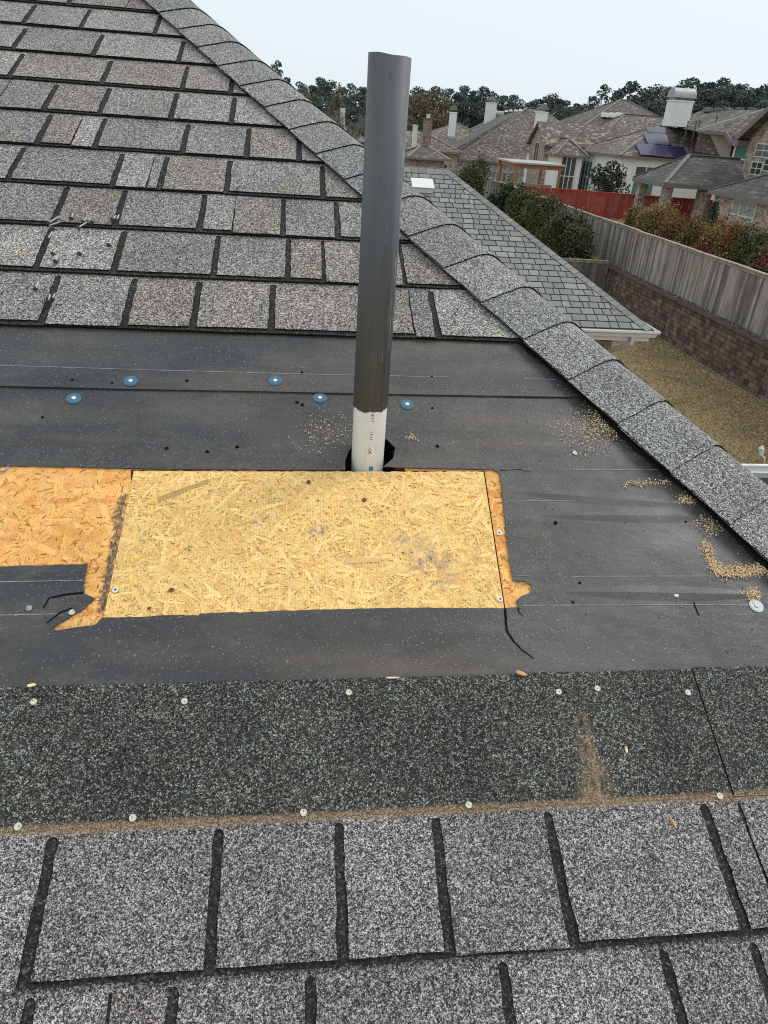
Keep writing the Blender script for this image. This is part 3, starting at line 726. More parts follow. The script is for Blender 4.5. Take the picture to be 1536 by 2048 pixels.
rm = MB(); nb_ = 150; bs_ = np.linspace(.2, 1.22, nb_)  # black strip laid on the felt as the shadow below the raised caps
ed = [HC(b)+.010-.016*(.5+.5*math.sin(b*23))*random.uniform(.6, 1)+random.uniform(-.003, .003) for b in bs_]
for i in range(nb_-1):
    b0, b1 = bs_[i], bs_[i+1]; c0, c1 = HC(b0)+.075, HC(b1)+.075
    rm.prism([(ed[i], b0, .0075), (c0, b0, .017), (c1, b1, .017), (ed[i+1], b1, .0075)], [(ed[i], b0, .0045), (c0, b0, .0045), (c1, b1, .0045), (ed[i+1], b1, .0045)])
rm.build('painted_cap_shadow', M['edge'], house)
# simple cap run where the hip leaves the picture
q = MB()
for b0, b1 in ((EAVB, b_ref-k0*step+.03), (b_ref+23.5*step, TOPB)):
    q = MB(); o0, o1 = Vector((HC(b0), b0, .020)), Vector((HC(b1), b1, .020))
    q.prism([o0, o0+pd*CWD, o1+pd*CWD, o1], [o0-Vector((0,0,.006)), o0+pd*CWD-Vector((0,0,.006)), o1+pd*CWD-Vector((0,0,.006)), o1-Vector((0,0,.006))])
    q.prism([o0+pd*CWD, o0+pd*CWD+acr2*CWD, o1+pd*CWD+acr2*CWD, o1+pd*CWD], [o0+pd*CWD-sideN*.006, o0+pd*CWD+acr2*CWD-sideN*.006, o1+pd*CWD+acr2*CWD-sideN*.006, o1+pd*CWD-sideN*.006]); q.build('hip_cap_run', M['cap'], house)


# ------------------------------------------------------------------ vent pipe
PX, PY, PR = .1285, 1.1955, .0303
PTOP = .0815; PBOT = lw(0, 0).z-.3
vp = tag(empty('vent_pipe', (PX, PY, -.60)), 'tall plastic vent pipe painted dark grey above a bare white foot', 'pipe')
def pl(z): return z+.60
def tube_wall(mb, ro, ri, z0, z1, n=64, m=0):
    i = len(mb.v)
    zf0 = z0 if callable(z0) else (lambda a: z0); zf1 = z1 if callable(z1) else (lambda a: z1)
    for r, zf in ((ro, zf0), (ro, zf1), (ri, zf1), (ri, zf0)):
        for k in range(n):
            a = 2*math.pi*k/n; mb.v.append((r*math.cos(a), r*math.sin(a), zf(a)))
    for q in range(4):
        for k in range(n):
            k2 = (k+1) % n; q2 = (q+1) % 4; mb.f.append((i+q*n+k, i+q*n+k2, i+q2*n+k2, i+q2*n+k)); mb.m.append(m); mb.t.append((1, 1, 1))
q = MB(); tube_wall(q, PR, PR-.004, -.45, pl(PTOP)-.004)
o = q.build('pipe_body', M['pvc'], vp, True)
rj = [random.uniform(-.0011, .0011)+.0012*math.sin(k*.37)+.0010*math.sin(k*.9+1) for k in range(96)]
zc = P(741, 826, Y=PY-PR).z
def cutline(a):
    k = int(a/(2*math.pi)*96) % 96; return pl(zc)+.004+rj[k]-.003*math.cos(a-R(250))
def topline(a): return pl(PTOP)-.001+.0004*math.sin(a*2+1)+.0004*math.sin(a*5)+.0016*math.cos(a-R(170))
q = MB(); tube_wall(q, PR+.0011, PR-.0042, cutline, topline, 96)
# inner face of the sleeve must stay inside only at the top rim: trim its lower inner ring to the pipe wall
o = q.build('paint_coat', M['paint'], vp, False)
for me in (o.data, ): 
    for p in me.polygons: p.use_smooth = False
    n9 = 96
    vs = me.vertices
    for k in range(n9): v = vs[3*n9+k].co; f = (PR+.0002)/math.hypot(v.x, v.y); v.x *= f; v.y *= f
    for k in range(n9):
        pass
    for p in me.polygons:
        if p.index < n9: p.use_smooth = True
# stamped text running down the pipe, wrapped on its surface
def pipe_text(txt, px_, py_, size, m, deg_shift=0.0):
    cu = bpy.data.curves.new('t', 'FONT'); cu.body = txt; cu.size = size; cu.resolution_u = 3
    ob = bpy.data.objects.new('t', cu); C.objects.link(ob); dg = bpy.context.evaluated_depsgraph_get(); dg.update()
    me = bpy.data.meshes.new_from_object(ob.evaluated_get(dg)); bpy.data.objects.remove(ob)
    pt = P(px_, py_, Y=PY-PR); a0 = -math.pi/2+math.asin(max(-1, min(1, (pt.x-PX)/PR)))
    for v in me.vertices:
        s, t = v.co.x, v.co.y         # s runs down the pipe, t to the right
        a = a0+t/PR; v.co = ((PR+.0003)*math.cos(a), (PR+.0003)*math.sin(a), pl(pt.z)-s)
    me.materials.clear(); me.materials.append(m)
    ob = bpy.data.objects.new('printed_mark', me); C.objects.link(ob); ob.parent = vp
pipe_text('4/17', 742, 828, .0085, M['ink']); pipe_text('17:11', 740, 862, .0085, M['ink']); pipe_text('. OK', 737, 892, .0085, M['ink'])
q = MB(); pt = P(742, 938, Y=PY-PR); a0 = -math.pi/2+math.asin((pt.x-PX)/PR)
q.face([((PR+.0003)*math.cos(a0+u/PR), (PR+.0003)*math.sin(a0+u/PR), pl(pt.z)+w) for u, w in ((-.004, -.004), (.004, -.004), (.004, .005), (-.004, .005))])
q.build('blue_mark', M['blueink'], vp)

# ------------------------------------------------------------------ loose nails on the shingles
nails = [((400,320),(548,228),'topmost loose nail on the left, slanting out of a dark slit'),((575,300),(405,360),'loose nail lying head right just under the topmost slanting nail'),
 ((715,260),(745,180),'small loose nail alone on the brown tab beside the slit'),((880,305),(935,248),'loose nail crossing others in the small heap on the brown tab'),
 ((1000,312),(948,245),'loose nail with its head rightmost in the small heap'),((815,385),(938,312),'loose nail lowest in the small heap by the dark course line'),
 ((1290,275),(1345,215),'left nail of the close pair in the right hand slit'),((1345,285),(1385,205),'right nail of the close pair in the right hand slit'),
 ((385,545),(465,430),'bright loose nail pointing up across the dark slit below the course line'),((455,750),(535,665),'loose nail left on the middle tab, above another nail'),
 ((495,860),(535,765),'lowest loose nail on the middle tab'),((830,750),(875,680),'loose nail in the centre of the middle tab'),
 ((1240,630),(1280,540),'loose nail at the right end of the middle tab'),((215,1245),(265,1130),'loose nail farthest left, alone on the bottom row tab'),
 ((400,1425),(420,1310),'left nail of the rusty pair in the lowest slit'),((450,1385),(490,1310),'right nail of the rusty pair in the lowest slit')]
for hd_, tp_, lab in nails:
    hx, hy = 40+hd_[0]/6.98, 400+hd_[1]/6.98; tx, ty = 40+tp_[0]/6.98, 400+tp_[1]/6.98
    hh = .0165+.005; ha, hb_ = ab(hx, hy, hh); ta, tb_ = ab(tx, ty, .018)
    e = tag(empty('loose_nail', lw(ha, hb_, .0165), (SL, 0, 0)), lab, 'nail', 'loose roofing nails scattered on the shingles')
    dv = Vector((ta-ha, tb_-hb_, 0)); L_ = max(.024, min(.036, dv.length)); dv.normalize()
    p0 = Vector((0, 0, .0052)); p1 = dv*L_+Vector((0, 0, .002)); ax = (p1-p0).normalized()
    q = MB(); q.tube(p0, p1-ax*.004, .0017, n=8); q.tube(p1-ax*.004, p1, .0017, .0003, n=8); q.build('shank', M['shiny'], e)
    q = MB(); q.tube(p0-ax*.0012, p0+ax*.0003, .0052, n=12); q.build('nail_head', M['nailrust'], e)
# wood shavings and scraps
def scrap(x, y, h, l, w, ang, m, label, name='wood_chip', cat='wood chip', grp=None):
    a_, b_ = ab(x, y, h); q = MB(); c_, s_ = math.cos(ang), math.sin(ang); pts = []
    for u, v in ((-l/2, -w*.2), (-l*.2, -w/2), (l*.35, -w*.4), (l/2, 0), (l*.2, w/2), (-l*.4, w*.3)): pts.append((u*c_-v*s_, u*s_+v*c_))
    q.prism([(u, v, .0022+.001*math.sin(9*k)) for k, (u, v) in enumerate(pts)], [(u, v, .0002) for u, v in pts], 0, (1, 1, 1))
    o = q.build(name, m, None); o.location = lw(a_, b_, h); o.rotation_euler = (SL, 0, 0); tag(o, label, cat, grp)
scrap(1042, 1347, .008, .017, .007, -.4, M['wood_chip'], 'orange wood chip on the felt just above the dark granule band')
scrap(786, 1356, .008, .022, .0028, 0, M['sawdust'], 'thin pale splinter on the felt edge above the granule band')
scrap(64, 1371, .008, .012, .005, .2, M['sawdust'], 'small pale chip at the far left felt edge')
scrap(1252, 1500, .012, .010, .0035, 1.4, M['sawdust'], 'small tan sliver on the granule band right of the brown streak')
scrap(1345, 1645, .016, .018, .0032, 1.9, M['wood_chip'], 'thin orange sliver on the light tab at lower right')
scrap(1310, 1716, .016, .018, .006, -.7, M['nailrust'], 'dark twig bit on the light tab at lower right', 'twig', 'twig')
# sawdust left by the saw, as loose flecks
pts = []; tns = []
for poly, n_s, sd_ in (([(1170, 830), (1205, 855), (1235, 870)], 420, 15), ([(1340, 965), (1250, 968)], 200, 5), ([(1362, 998), (1385, 1003)], 170, 7), ([(1405, 1040), (1430, 1065)], 160, 11), ([(1410, 1085), (1425, 1125), (1440, 1145)], 650, 6), ([(1440, 1145), (1500, 1143), (1560, 1130)], 1300, 9), ([(1495, 1180), (1512, 1195)], 170, 8), ([(820, 872), (832, 880)], 50, 5), ([(1130, 855), (1200, 890)], 260, 26), ([(680, 850), (640, 870)], 260, 34)):
    for _ in range(int(n_s*1.7)):
        k = random.randrange(len(poly)-1); t = random.random(); x = poly[k][0]+(poly[k+1][0]-poly[k][0])*t+random.gauss(0, sd_); y = poly[k][1]+(poly[k+1][1]-poly[k][1])*t+random.gauss(0, sd_*.7)
        a_, b_ = ab(x, y, .004); 
        if a_ > HA(b_)+.02: continue
        pts.append(tuple(lw(a_, b_, .0046+random.uniform(0, .0015)))); tns.append(np.array([1, .92, .85])*random.uniform(.6, 1.25))
for _ in range(1100):
    b_ = random.uniform(.43, 1.17); a_ = random.uniform(-.7, HA(b_)); h = .0078 if b_ > 1.02 else .0046
    if -.34 < a_ < .42 and .50 < b_ < .93 and b_ < .84: continue
    pts.append(tuple(lw(a_, b_, h))); v = random.uniform(.15, .55); tns.append(np.array([v, v*1.1, v*1.6]))
tag(quads('sawdust', np.array(pts), RNG.uniform(.0012, .0034, len(pts)), M['sawdust'], np.array(tns), asp=.9), 'sawdust flecks and loose granules strewn over the black felt', 'sawdust', kind='stuff')

# ================================================================== LOWER ROOF BEYOND THE HIP
def far_roof_mat(name, c, patch, scale=1.0):
    m, n, b = mat(name, .9, .2)
    t = n.nodes.new('ShaderNodeTexCoord'); mp = n.nodes.new('ShaderNodeMapping'); mp.inputs['Scale'].default_value = (1/scale, 1/scale, 2.2/scale); n.links.new(t.outputs['Object'], mp.inputs[0])
    col = mix(n, c, ramp(n, voro(n, mp.outputs[0], 3.4), [(0, .72), (.6, 1.0), (.8, 1.0), (.88, patch), (1, patch*1.15)]), 1, 'MULTIPLY')
    col = mix(n, col, ramp(n, noise(n, t.outputs['Object'], .35, 4), [(.3, .8), (.7, 1.2)]), 1, 'MULTIPLY')
    w = n.nodes.new('ShaderNodeTexWave'); w.bands_direction = 'Z'; w.inputs['Scale'].default_value = 1.9; w.inputs['Distortion'].default_value = .4; n.links.new(t.outputs['Object'], w.inputs['Vector'])
    col = mix(n, col, ramp(n, w.outputs['Fac'], [(.0, .72), (.35, 1.05)]), 1, 'MULTIPLY')
    col = mix(n, col, tint(n), 1, 'MULTIPLY'); n.links.new(col, b.inputs['Base Color']); return m
M['roof_brown'] = far_roof_mat('brown_shingles', (.135, .118, .105), 1.7)
M['roof_grey'] = far_roof_mat('grey_shingles', (.125, .118, .112), 1.35)
M['roof_light'] = far_roof_mat('mottled_shingles', (.16, .14, .12), 2.0)
M['slate'] = simple('lower_shingle', (.225, .223, .215), .85, var=.12, scale=14, usetint=True)
M['slatedark'] = simple('lower_shingle_gap', (.06, .06, .06), .9)
M['ridgecap'] = simple('ridge_cap', (.22, .20, .18), .9, var=.15, scale=3)
M['slatecap'] = simple('lower_ridge_cap', (.21, .21, .20), .85, var=.15, scale=10, usetint=True)
M['stucco'] = simple('white_stucco', (.76, .76, .74), .9, var=.06, scale=1.2)
M['stucco_grey'] = simple('grey_stucco', (.40, .39, .37), .9, var=.06, scale=1.2)
M['fascia'] = simple('fascia', (.17, .155, .14), .7)
M['cream'] = simple('cream_trim', (.60, .57, .50), .6)
M['glass'] = simple('window_glass', (.03, .05, .055), .12, spec=.8)
M['greenglass'] = simple('green_glass', (.06, .20, .17), .15, spec=.8)
M['blind'] = simple('window_blind', (.26, .29, .29), .5)
WC = P(1320, 664, z=-2.9); WX, WY, WZ = WC.x-.10, WC.y+.12, -2.9
wing = tag(empty('lower_roof', (WX, WY, WZ), (SL, 0, 0)), 'lower grey shingled hip roof with white gutter beyond the big hip', 'roof')
WB = 4.9; wa = lambda b: -.605*b
mb = MB()
mb.prism([(-7.5, 0, 0), (0, 0, 0), (wa(WB), WB, 0), (-7.5, WB, 0)], [(-7.5, 0, -.03), (0, 0, -.03), (wa(WB), WB, -.03), (-7.5, WB, -.03)], 1)
nr = 28; we = WB/nr
for r in range(nr):
    b0 = r*we; a_ = -7.45-random.uniform(0, .1)
    while a_ < wa(b0):
        w_ = random.choice([.11, .15, .19, .23, .27])*random.uniform(.92, 1.08)
        q = clip([(a_+.009, b0+.006), (a_+w_-.009, b0+.006), (a_+w_-.009, b0+we-.012), (a_+.009, b0+we-.012)], 1, .605, -.02)
        if len(q) > 2:
            v = random.choice([.84, .90, .95, 1.0, 1.06, 1.22, .92]); t = (v, v*random.uniform(.99, 1.01), v*random.uniform(.98, 1.04))
            mb.prism([(x, y, .013-.006*(y-b0)/we) for x, y in q], [(x, y, .001) for x, y in q], 0, t, 1)
        a_ += w_
mb.build('roof_slope', [M['slate'], M['slatedark']], wing)
RT = Matrix.Rotation(-SL, 3, 'X')
wsn = RT @ ns
hdw = Vector((-.605, 1, 0)).normalized(); acw = hdw.cross(wsn).normalized()
if acw.z > 0: acw = -acw
pdw = Vector((-hdw.y, hdw.x, 0)); HL = WB/hdw.y
q = MB(); k = 0.0
while k < HL-.02:
    o0, o1 = hdw*k, hdw*min(HL, k+.15); t = random.uniform(.85, 1.2); t = (t, t, t); u = Vector((0, 0, .022)); u2 = wsn*.022; z_ = Vector((0, 0, -.014))
    q.prism([o0+pdw*.14+u, o0+u*1.2, o1+u*.9, o1+pdw*.14+u*.8], [o0+pdw*.14, o0, o1, o1+pdw*.14], 0, t, 1)
    q.prism([o0+u2*1.2, o0+acw*.15+u2, o1+acw*.15+u2*.8, o1+u2*.9], [o0, o0+acw*.15, o1+acw*.15, o1], 0, t, 1)
    k += .152
q.build('hip_cap_row', [M['slatecap'], M['slatedark']], wing)
q = MB(); a_ = wa(WB); 
while a_ > -7.4:
    t = random.uniform(.85, 1.2); q.prism([(a_-.16, WB-.15, .012), (a_, WB-.15, .012), (a_, WB+.01, .030), (a_-.16, WB+.01, .030)], [(a_-.16, WB-.15, .002), (a_, WB-.15, .002), (a_, WB+.01, .0), (a_-.16, WB+.01, 0)], 0, (t, t, t), 1); a_ -= .165
q.build('ridge_cap_row', [M['slatecap'], M['slatedark']], wing)
IW = (Matrix.Translation((WX, WY, WZ)) @ Matrix.Rotation(SL, 4, 'X')).inverted()
ww = lambda x, y, z: IW @ Vector((x, y, z))
wr = Matrix.Translation((WX, WY, WZ)) @ Matrix.Rotation(SL, 4, 'X')
RPT = wr @ Vector((wa(WB), WB, 0)); yb_ = RPT.y+(RPT.y-WY)
q = MB(); dz = Vector((0, 0, -.04))
def wprism(mb, pts, dv, m=0, t=(1, 1, 1)): mb.prism([IW @ Vector(p) for p in pts], [IW @ (Vector(p)+Vector(dv)) for p in pts], m, t)
wprism(q, [(WX, WY, WZ), (WX, yb_, WZ), RPT], (0, 0, -.04), 0, (.95, .95, .95))
wprism(q, [(WX, yb_, WZ), (WX-7.5, yb_, WZ), (WX-7.5, RPT.y, RPT.z), RPT], (0, 0, -.04), 0, (.9, .9, .9))
q.build('rear_slopes', M['slate'], wing)
q = MB()
wprism(q, [(WX-7.5, WY+.45, WZ-.05), (WX-.45, WY+.45, WZ-.05), (WX-.45, yb_-.45, WZ-.05), (WX-7.5, yb_-.45, WZ-.05)], (0, 0, YARD-WZ+.05))
q.build('wall', M['brick'], wing)
q = MB()    # soffit and fascia
wprism(q, [(WX-7.5, WY+.005, WZ-.045), (WX-.005, WY+.005, WZ-.045), (WX-.005, yb_, WZ-.045), (WX-7.5, yb_, WZ-.045)], (0, 0, -.16))
q.build('fascia', M['white'], wing)
q = MB()    # gutter: trough with a rolled lip
def gut(p0, p1, o):
    p0, p1, o = Vector(p0), Vector(p1), Vector(o)
    prof = [(0, 0), (0, -.10), (.07, -.10), (.085, -.055), (.12, -.02), (.12, .012), (.108, .012), (.108, -.012), (.075, -.05), (.062, -.09), (.012, -.09), (.012, 0)]
    e0 = p0; e1 = p1+o*.12 if False else p1
    r0 = [IW @ (p0+o*u+Vector((0, 0, w))) for u, w in prof]; 
    r1 = [IW @ (p1+(p1-p0).normalized()*(u)+o*u+Vector((0, 0, w))) for u, w in prof]
    i = len(q.v); n = len(prof); q.v += [tuple(p) for p in r0+r1]
    for k in range(n):
        k2 = (k+1) % n; q.f.append((i+k, i+k2, i+n+k2, i+n+k)); q.m.append(0); q.t.append((1, 1, 1))
    q.f += [tuple(range(i, i+n)), tuple(range(i+2*n-1, i+n-1, -1))]; q.m += [0, 0]; q.t += [(1, 1, 1)]*2
gut((WX-7.5, WY, WZ-.015), (WX, WY, WZ-.015), (0, -1, 0)); gut((WX, yb_, WZ-.015), (WX, WY, WZ-.015), (1, 0, 0))
q.build('gutter', M['white'], wing)
q = MB(); gx = P(1262, 682, Y=WY-.03).x
for a, b in (((gx, WY-.05, WZ-.12), (gx, WY-.05, WZ-.26)), ((gx, WY-.05, WZ-.24), (gx-.25, WY+.32, WZ-.5)), ((gx-.25, WY+.36, WZ-.46), (gx-.25, WY+.36, YARD+.1))):
    q.bar(IW @ Vector(a), IW @ Vector(b), .075, .06, Vector((1, 0, .01)))
q.build('downspout', M['cream'], wing)
n_w = wr.to_3x3() @ Vector((0, 0, 1)); p_w = Vector((WX, WY, WZ))
vb = [IW @ onplane(x, y, p_w, n_w) for x, y in ((826, 384), (864, 388))]
q = MB(); va, vbb = vb[0].x, vb[0].y; wv = (vb[1].x-vb[0].x)
q.prism([(va, vbb, .12), (va+wv, vbb, .12), (va+wv, vbb+.30, .10), (va, vbb+.30, .10)], [(va-.02, vbb-.02, .01), (va+wv+.02, vbb-.02, .01), (va+wv+.02, vbb+.32, .01), (va-.02, vbb+.32, .01)])
q.prism([(va-.03, vbb-.05, .135), (va+wv+.03, vbb-.05, .135), (va+wv+.03, vbb+.33, .118), (va-.03, vbb+.33, .118)], [(va-.03, vbb-.05, .121), (va+wv+.03, vbb-.05, .121), (va+wv+.03, vbb+.33, .104), (va-.03, vbb+.33, .104)])
q.build('roof_vent', M['white'], wing)
# rag on the gutter
q = MB(); base = P(1528, 925, z=-2.85)
q.tube((0, 0, 0), (-.01, 0, .05), .006, n=6); q.tube((-.01, 0, .05), (-.06, .01, .09), .008, .006, 6); q.tube((-.055, .01, .085), (-.075, .012, .15), .022, .028, 8); q.tube((-.075, .012, .15), (-.07, .012, .18), .028, .01, 8)
o = tag(q.build('bracket', M['white']), 'small bent white bracket sticking up from the gutter at the right edge', 'bracket'); o.location = base

# ------------------------------------------------------------------ retaining wall, gravel strip, fences
q = MB(); FX = 14.30; zc_ = YARD-.1; row = 0
def blockcol(): 
    v = random.uniform(.55, 1.35); return (v*random.uniform(.95, 1.1), v, v*random.uniform(.9, 1.02))
hr = (LOT-.02-YARD)/9
q.box((FX+.12, 2, YARD-.1), (FX+.30, 40, LOT-.05), 0, (.25, .25, .25))
for r in range(9):
    y = 2-random.uniform(0, .4); z0 = YARD+r*hr
    while y < 34.9:
        L_ = random.choice([.2, .3, .3]); d_ = random.uniform(-.012, .015)-r*-.012
        q.prism([(FX+d_, y+.008, z0+hr-.018), (FX+.14, y+.008, z0+hr-.018), (FX+.14, y+L_-.008, z0+hr-.018), (FX+d_, y+L_-.008, z0+hr-.018)],
                [(FX+d_-.012, y+.008, z0), (FX+.14, y+.008, z0), (FX+.14, y+L_-.008, z0), (FX+d_-.012, y+L_-.008, z0)], 0, blockcol()); y += L_
y = 2
while y < 34.9: q.box((FX+.03, y+.004, LOT-.028), (FX+.36, y+.50, LOT+.035), 0, (.72, .68, .66)); y += .5
M['block'] = simple('wall_block', (.125, .090, .074), .95, var=.55, scale=3.2, usetint=True)
tag(q.build('retaining_wall', M['block']), 'dark reddish block retaining wall edging the brown lawn below the fence', 'wall')
n_ = 9000; tn = RNG.uniform(.05, .32, (n_, 1))*np.array([1, .94, .86])
tag(quads('gravel', np.stack([RNG.uniform(FX+.36, 14.86, n_), RNG.uniform(4, 35, n_), LOT+RNG.uniform(.0, .05, n_)], 1), RNG.uniform(.03, .08, n_), M['leaf'], tn, flat=.5), 'loose dark gravel strip between the block wall and the fence', 'gravel', kind='stuff')
M['board'] = simple('weathered_boards', (.25, .225, .20), .92, var=.4, scale=5, usetint=True, stretch=(1, 1, .25))
M['redboard'] = simple('red_stained_boards', (.29, .048, .030), .8, var=.35, scale=3, usetint=True, stretch=(1, 1, .3))
def fence(name, label, p0, p1, zb, zt, mt, bw=.14, side=1, jitter=.018, cap=True, posts=2.4, tv=(.5, 1.5), trim=None, steps=None):
    e = tag(empty(name, (p0[0], p0[1], zb)), label, 'fence')
    d = Vector((p1[0]-p0[0], p1[1]-p0[1], 0)); Ln = d.length; d.normalize(); nn = Vector((-d.y, d.x, 0))*side
    q = MB(); s = 0; H = zt-zb
    while s < Ln:
        w_ = bw*random.uniform(.93, 1.03); h = H+random.uniform(-jitter, jitter)-.05; off = random.uniform(-.006, .006)
        a = d*(s+.004)+nn*off; b = d*(s+w_-.004)+nn*(off+random.uniform(-.006, .006)); th = nn*.018
        v = random.uniform(*tv); t = (v*random.uniform(.96, 1.04), v, v*random.uniform(.95, 1.05))
        zz = Vector((0, 0, h)); z0 = Vector((0, 0, random.uniform(0, .05)))
        q.prism([a+zz, b+zz, b+th+zz, a+th+zz], [a+z0, b+z0, b+th+z0, a+th+z0], 0, t); s += w_
    q.build('fence_boards', mt, e)
    q = MB()
    for z_ in (.3, H*.5, H-.3): q.bar(nn*.042+Vector((0, 0, z_)), d*Ln+nn*.042+Vector((0, 0, z_)), .04, .09, m=0)
    if cap:
        s = 0
        while s < Ln:
            l2 = min(Ln, s+2.4); k = random.uniform(-.012, .012); q.bar(d*s+Vector((0, 0, H-.03+k))+nn*.01, d*(l2-.01)+Vector((0, 0, H-.03+k+random.uniform(-.015, .015)))+nn*.01, .13, .04, t=(1.5, 1.45, 1.4)); s = l2
        q.bar(Vector((0, 0, H-.10))-nn*.012, d*Ln+Vector((0, 0, H-.10))-nn*.012, .02, .09, t=(1.15, 1.1, 1.05))
    q.build('rail', mt if trim is None else trim, e)
    s = 0
    while s <= Ln+.01:
        q = MB(); o = d*s+nn*.12; q.box((o.x-.045, o.y-.045, 0), (o.x+.045, o.y+.045, H-.08)); q.build('post', mt, e); s += posts
    return e
fence('board_fence', 'long weathered grey board fence above the block wall', (14.86, 5), (14.80, 44), LOT, -3.55, M['board'], side=-1)
fence('board_fence', 'farther stretch of grey fence beside the neighbouring green bushes', (14.80, 44.05), (14.55, 50), LOT, -3.50, M['board'], side=-1)
fence('board_fence', 'stepped grey fence end beyond the lower roof ridge', (14.5, 50.1), (14.2, 56), LOT, -3.42, M['board'], side=-1)
fence('board_fence', 'last short grey fence panel sloping away behind the lower roof', (14.15, 56.1), (13.9, 61), LOT, -3.30, M['board'], side=-1)
fence('board_fence', 'short dark side fence butting against the block wall', (3, 33.4), (14.28, 32.8), YARD, -5.08, M['board'], tv=(.35, .75))
fence('red_fence', 'red stained board fence in front of the white stucco house', (16.3, 55.2), (31, 52.2), LOT, -3.62, M['redboard'], bw=.14, tv=(.75, 1.25), cap=True)
fence('board_fence', 'grey cross fence below the big brown roof', (P(905, 332, z=-3.5).x, 70.0), (19.8, 69.0), FARG, -3.5, M['board'])
fence('board_fence', 'lower grey cross fence in front of the pergola', (13.9, 61.2), (19.9, 59.8), LOT, -3.75, M['board'])
fence('board_fence', 'small distant grey fence at the left end of the lower ridge', (7.5, 62), (13.6, 61.5), LOT, -3.15, M['board'])

# ------------------------------------------------------------------ shrubs and trees
def blob_pts(blobs, dens, rng=RNG):
    cs = []; 
    for (x, y, z, rx, ry, rz) in blobs:
        n = int(dens*rx*ry*rz**.6)+20; v = rng.normal(size=(n, 3)); v /= np.linalg.norm(v, axis=1)[:, None]
        r = rng.uniform(.35, 1.0, (n, 1))**.6*(1+.18*np.sin(v[:, :1]*7+x*3)*np.cos(v[:, 1:2]*6+y)); cs.append(np.array([x, y, z])+v*r*[rx, ry, rz])
    return np.concatenate(cs)
def shrub(name, label, base, r, h, pal, cat='shrub', dens=420, leaf=.10, group=None, nb=9, stems=True):
    e = tag(empty(name, base), label, cat, group)
    bl = []
    for k in range(nb):
        a = random.uniform(0, 6.28); rr = random.uniform(0, .62)*r; z = random.uniform(.25, .85)*h; s = random.uniform(.32, .5)
        bl.append((rr*math.cos(a), rr*math.sin(a), z, r*s, r*s, h*.24))
    bl.append((0, 0, h*.42, r*.72, r*.72, h*.42))
    c = blob_pts(bl, dens/ (r*r*h**.6)*3.2)
    c = c[c[:, 2] > .02]
    # twigs that break the outline
    m = len(c)//14; tw = c[RNG.integers(0, len(c), m)]*np.array([1.12, 1.12, 1.10])+RNG.normal(0, .03, (m, 3)); c = np.concatenate([c, tw])
    clump = np.array([pal[int(k) % len(pal)] for k in (np.floor(c[:, 0]*2.3/r+7)+3*np.floor(c[:, 1]*2.1/r+7)+5*np.floor(c[:, 2]*3/h))])
    pick = np.array([pal[i] for i in RNG.integers(0, len(pal), len(c))]); w = RNG.random((len(c), 1))
    t = (clump*w+pick*(1-w))*RNG.uniform(.6, 1.4, (len(c), 1))
    quads('foliage', c, RNG.uniform(leaf*.6, leaf*1.4, len(c)), M['leaf'], t, e, asp=.7)
    if stems:
        q = MB()
        for k in range(6):
            a = random.uniform(0, 6.28); q.tube((0.05*math.cos(a), .05*math.sin(a), -.05), (r*.5*math.cos(a), r*.5*math.sin(a), h*.7), .03, .008, 5)
        q.build('stems', M['bark'], e)
    return e
GD = [(.026, .044, .020), (.042, .062, .026), (.060, .078, .032), (.030, .042, .024)]
GM = [(.065, .090, .034), (.090, .110, .042), (.045, .068, .028), (.12, .125, .05), (.14, .105, .04)]
GA = [(.28, .20, .06), (.18, .15, .05), (.32, .17, .07), (.13, .125, .045), (.34, .15, .07), (.22, .20, .07)]
GR = [(.32, .07, .045), (.20, .11, .05), (.24, .15, .06), (.10, .11, .045), (.28, .10, .06)]
def base_at(x, y, d, z): p = P(x, y, d=d); return (p.x, p.y, z), p.z
for x, y, d, r, pal, lab, lf in ((1018, 378, 46, 1.35, GD, 'dark glossy round bush right of the lower roof ridge', .16), (1056, 392, 43.5, 1.5, GM+[(.12, .09, .04)], 'loose olive bush between the dark round bush and the fence', .15),
      (1095, 400, 41, 1.5, GM, 'tall wispy green bush against the grey fence', .12), (1128, 422, 38.8, 1.55, GM+[(.15, .09, .04)], 'green bush with orange tips beside the fence', .12), (1150, 440, 36.3, 1.45, GD+GM, 'dense green bush nearest the side fence corner', .12)):
    b, zt = base_at(x, y, d, YARD); shrub('bush', lab, b, r, zt-YARD, pal, 'bush', 5200, lf, 'bushes along the neighbouring fence', 14)
b, zt = base_at(945, 321, 56, YARD); shrub('bush', 'rounded yellow green bush behind the lower roof ridge', b, 1.5, zt-YARD, GM, 'bush', 3500, .16)
au = [(1283, 415, 16.5, 1.0, GA, 'pale yellow autumn shrub at the left end of the row behind the fence'), (1318, 408, 16.4, 1.1, GA, 'tall yellow orange shrub in front of the brick pavilion'), (1352, 418, 16.3, 1.0, GA+GR, 'orange tipped shrub before the middle pavilion column'),
      (1392, 440, 16.2, 1.0, GA+GM, 'thin olive shrub left of the green conifer'), (1418, 470, 15.9, .8, GR, 'low red berried shrub close behind the fence top'), (1446, 440, 16.4, 1.05, GA+GR, 'rust coloured shrub under the six pane window'),
      (1478, 452, 16.3, 1.0, GR+GA, 'reddish shrub right of the six pane window sill'), (1512, 455, 16.6, 1.1, GM+[(.10, .11, .05)], 'bright green shrub against the brick wall'), (1533, 490, 16.0, .9, GR+GM, 'red and green shrub at the right edge above the fence'), (1570, 470, 16.4, 1.1, GA, 'shrub')]
for x, y, X_, r, pal, lab in au[:-1]:
    p = P(x, y, X=X_); shrub('autumn_shrub', lab, (p.x, p.y, LOT), r, p.z-LOT, pal, 'shrub', 4200, .085, 'shrubs in the row behind the long fence', 12)
p = P(1432, 404, X=17.3)
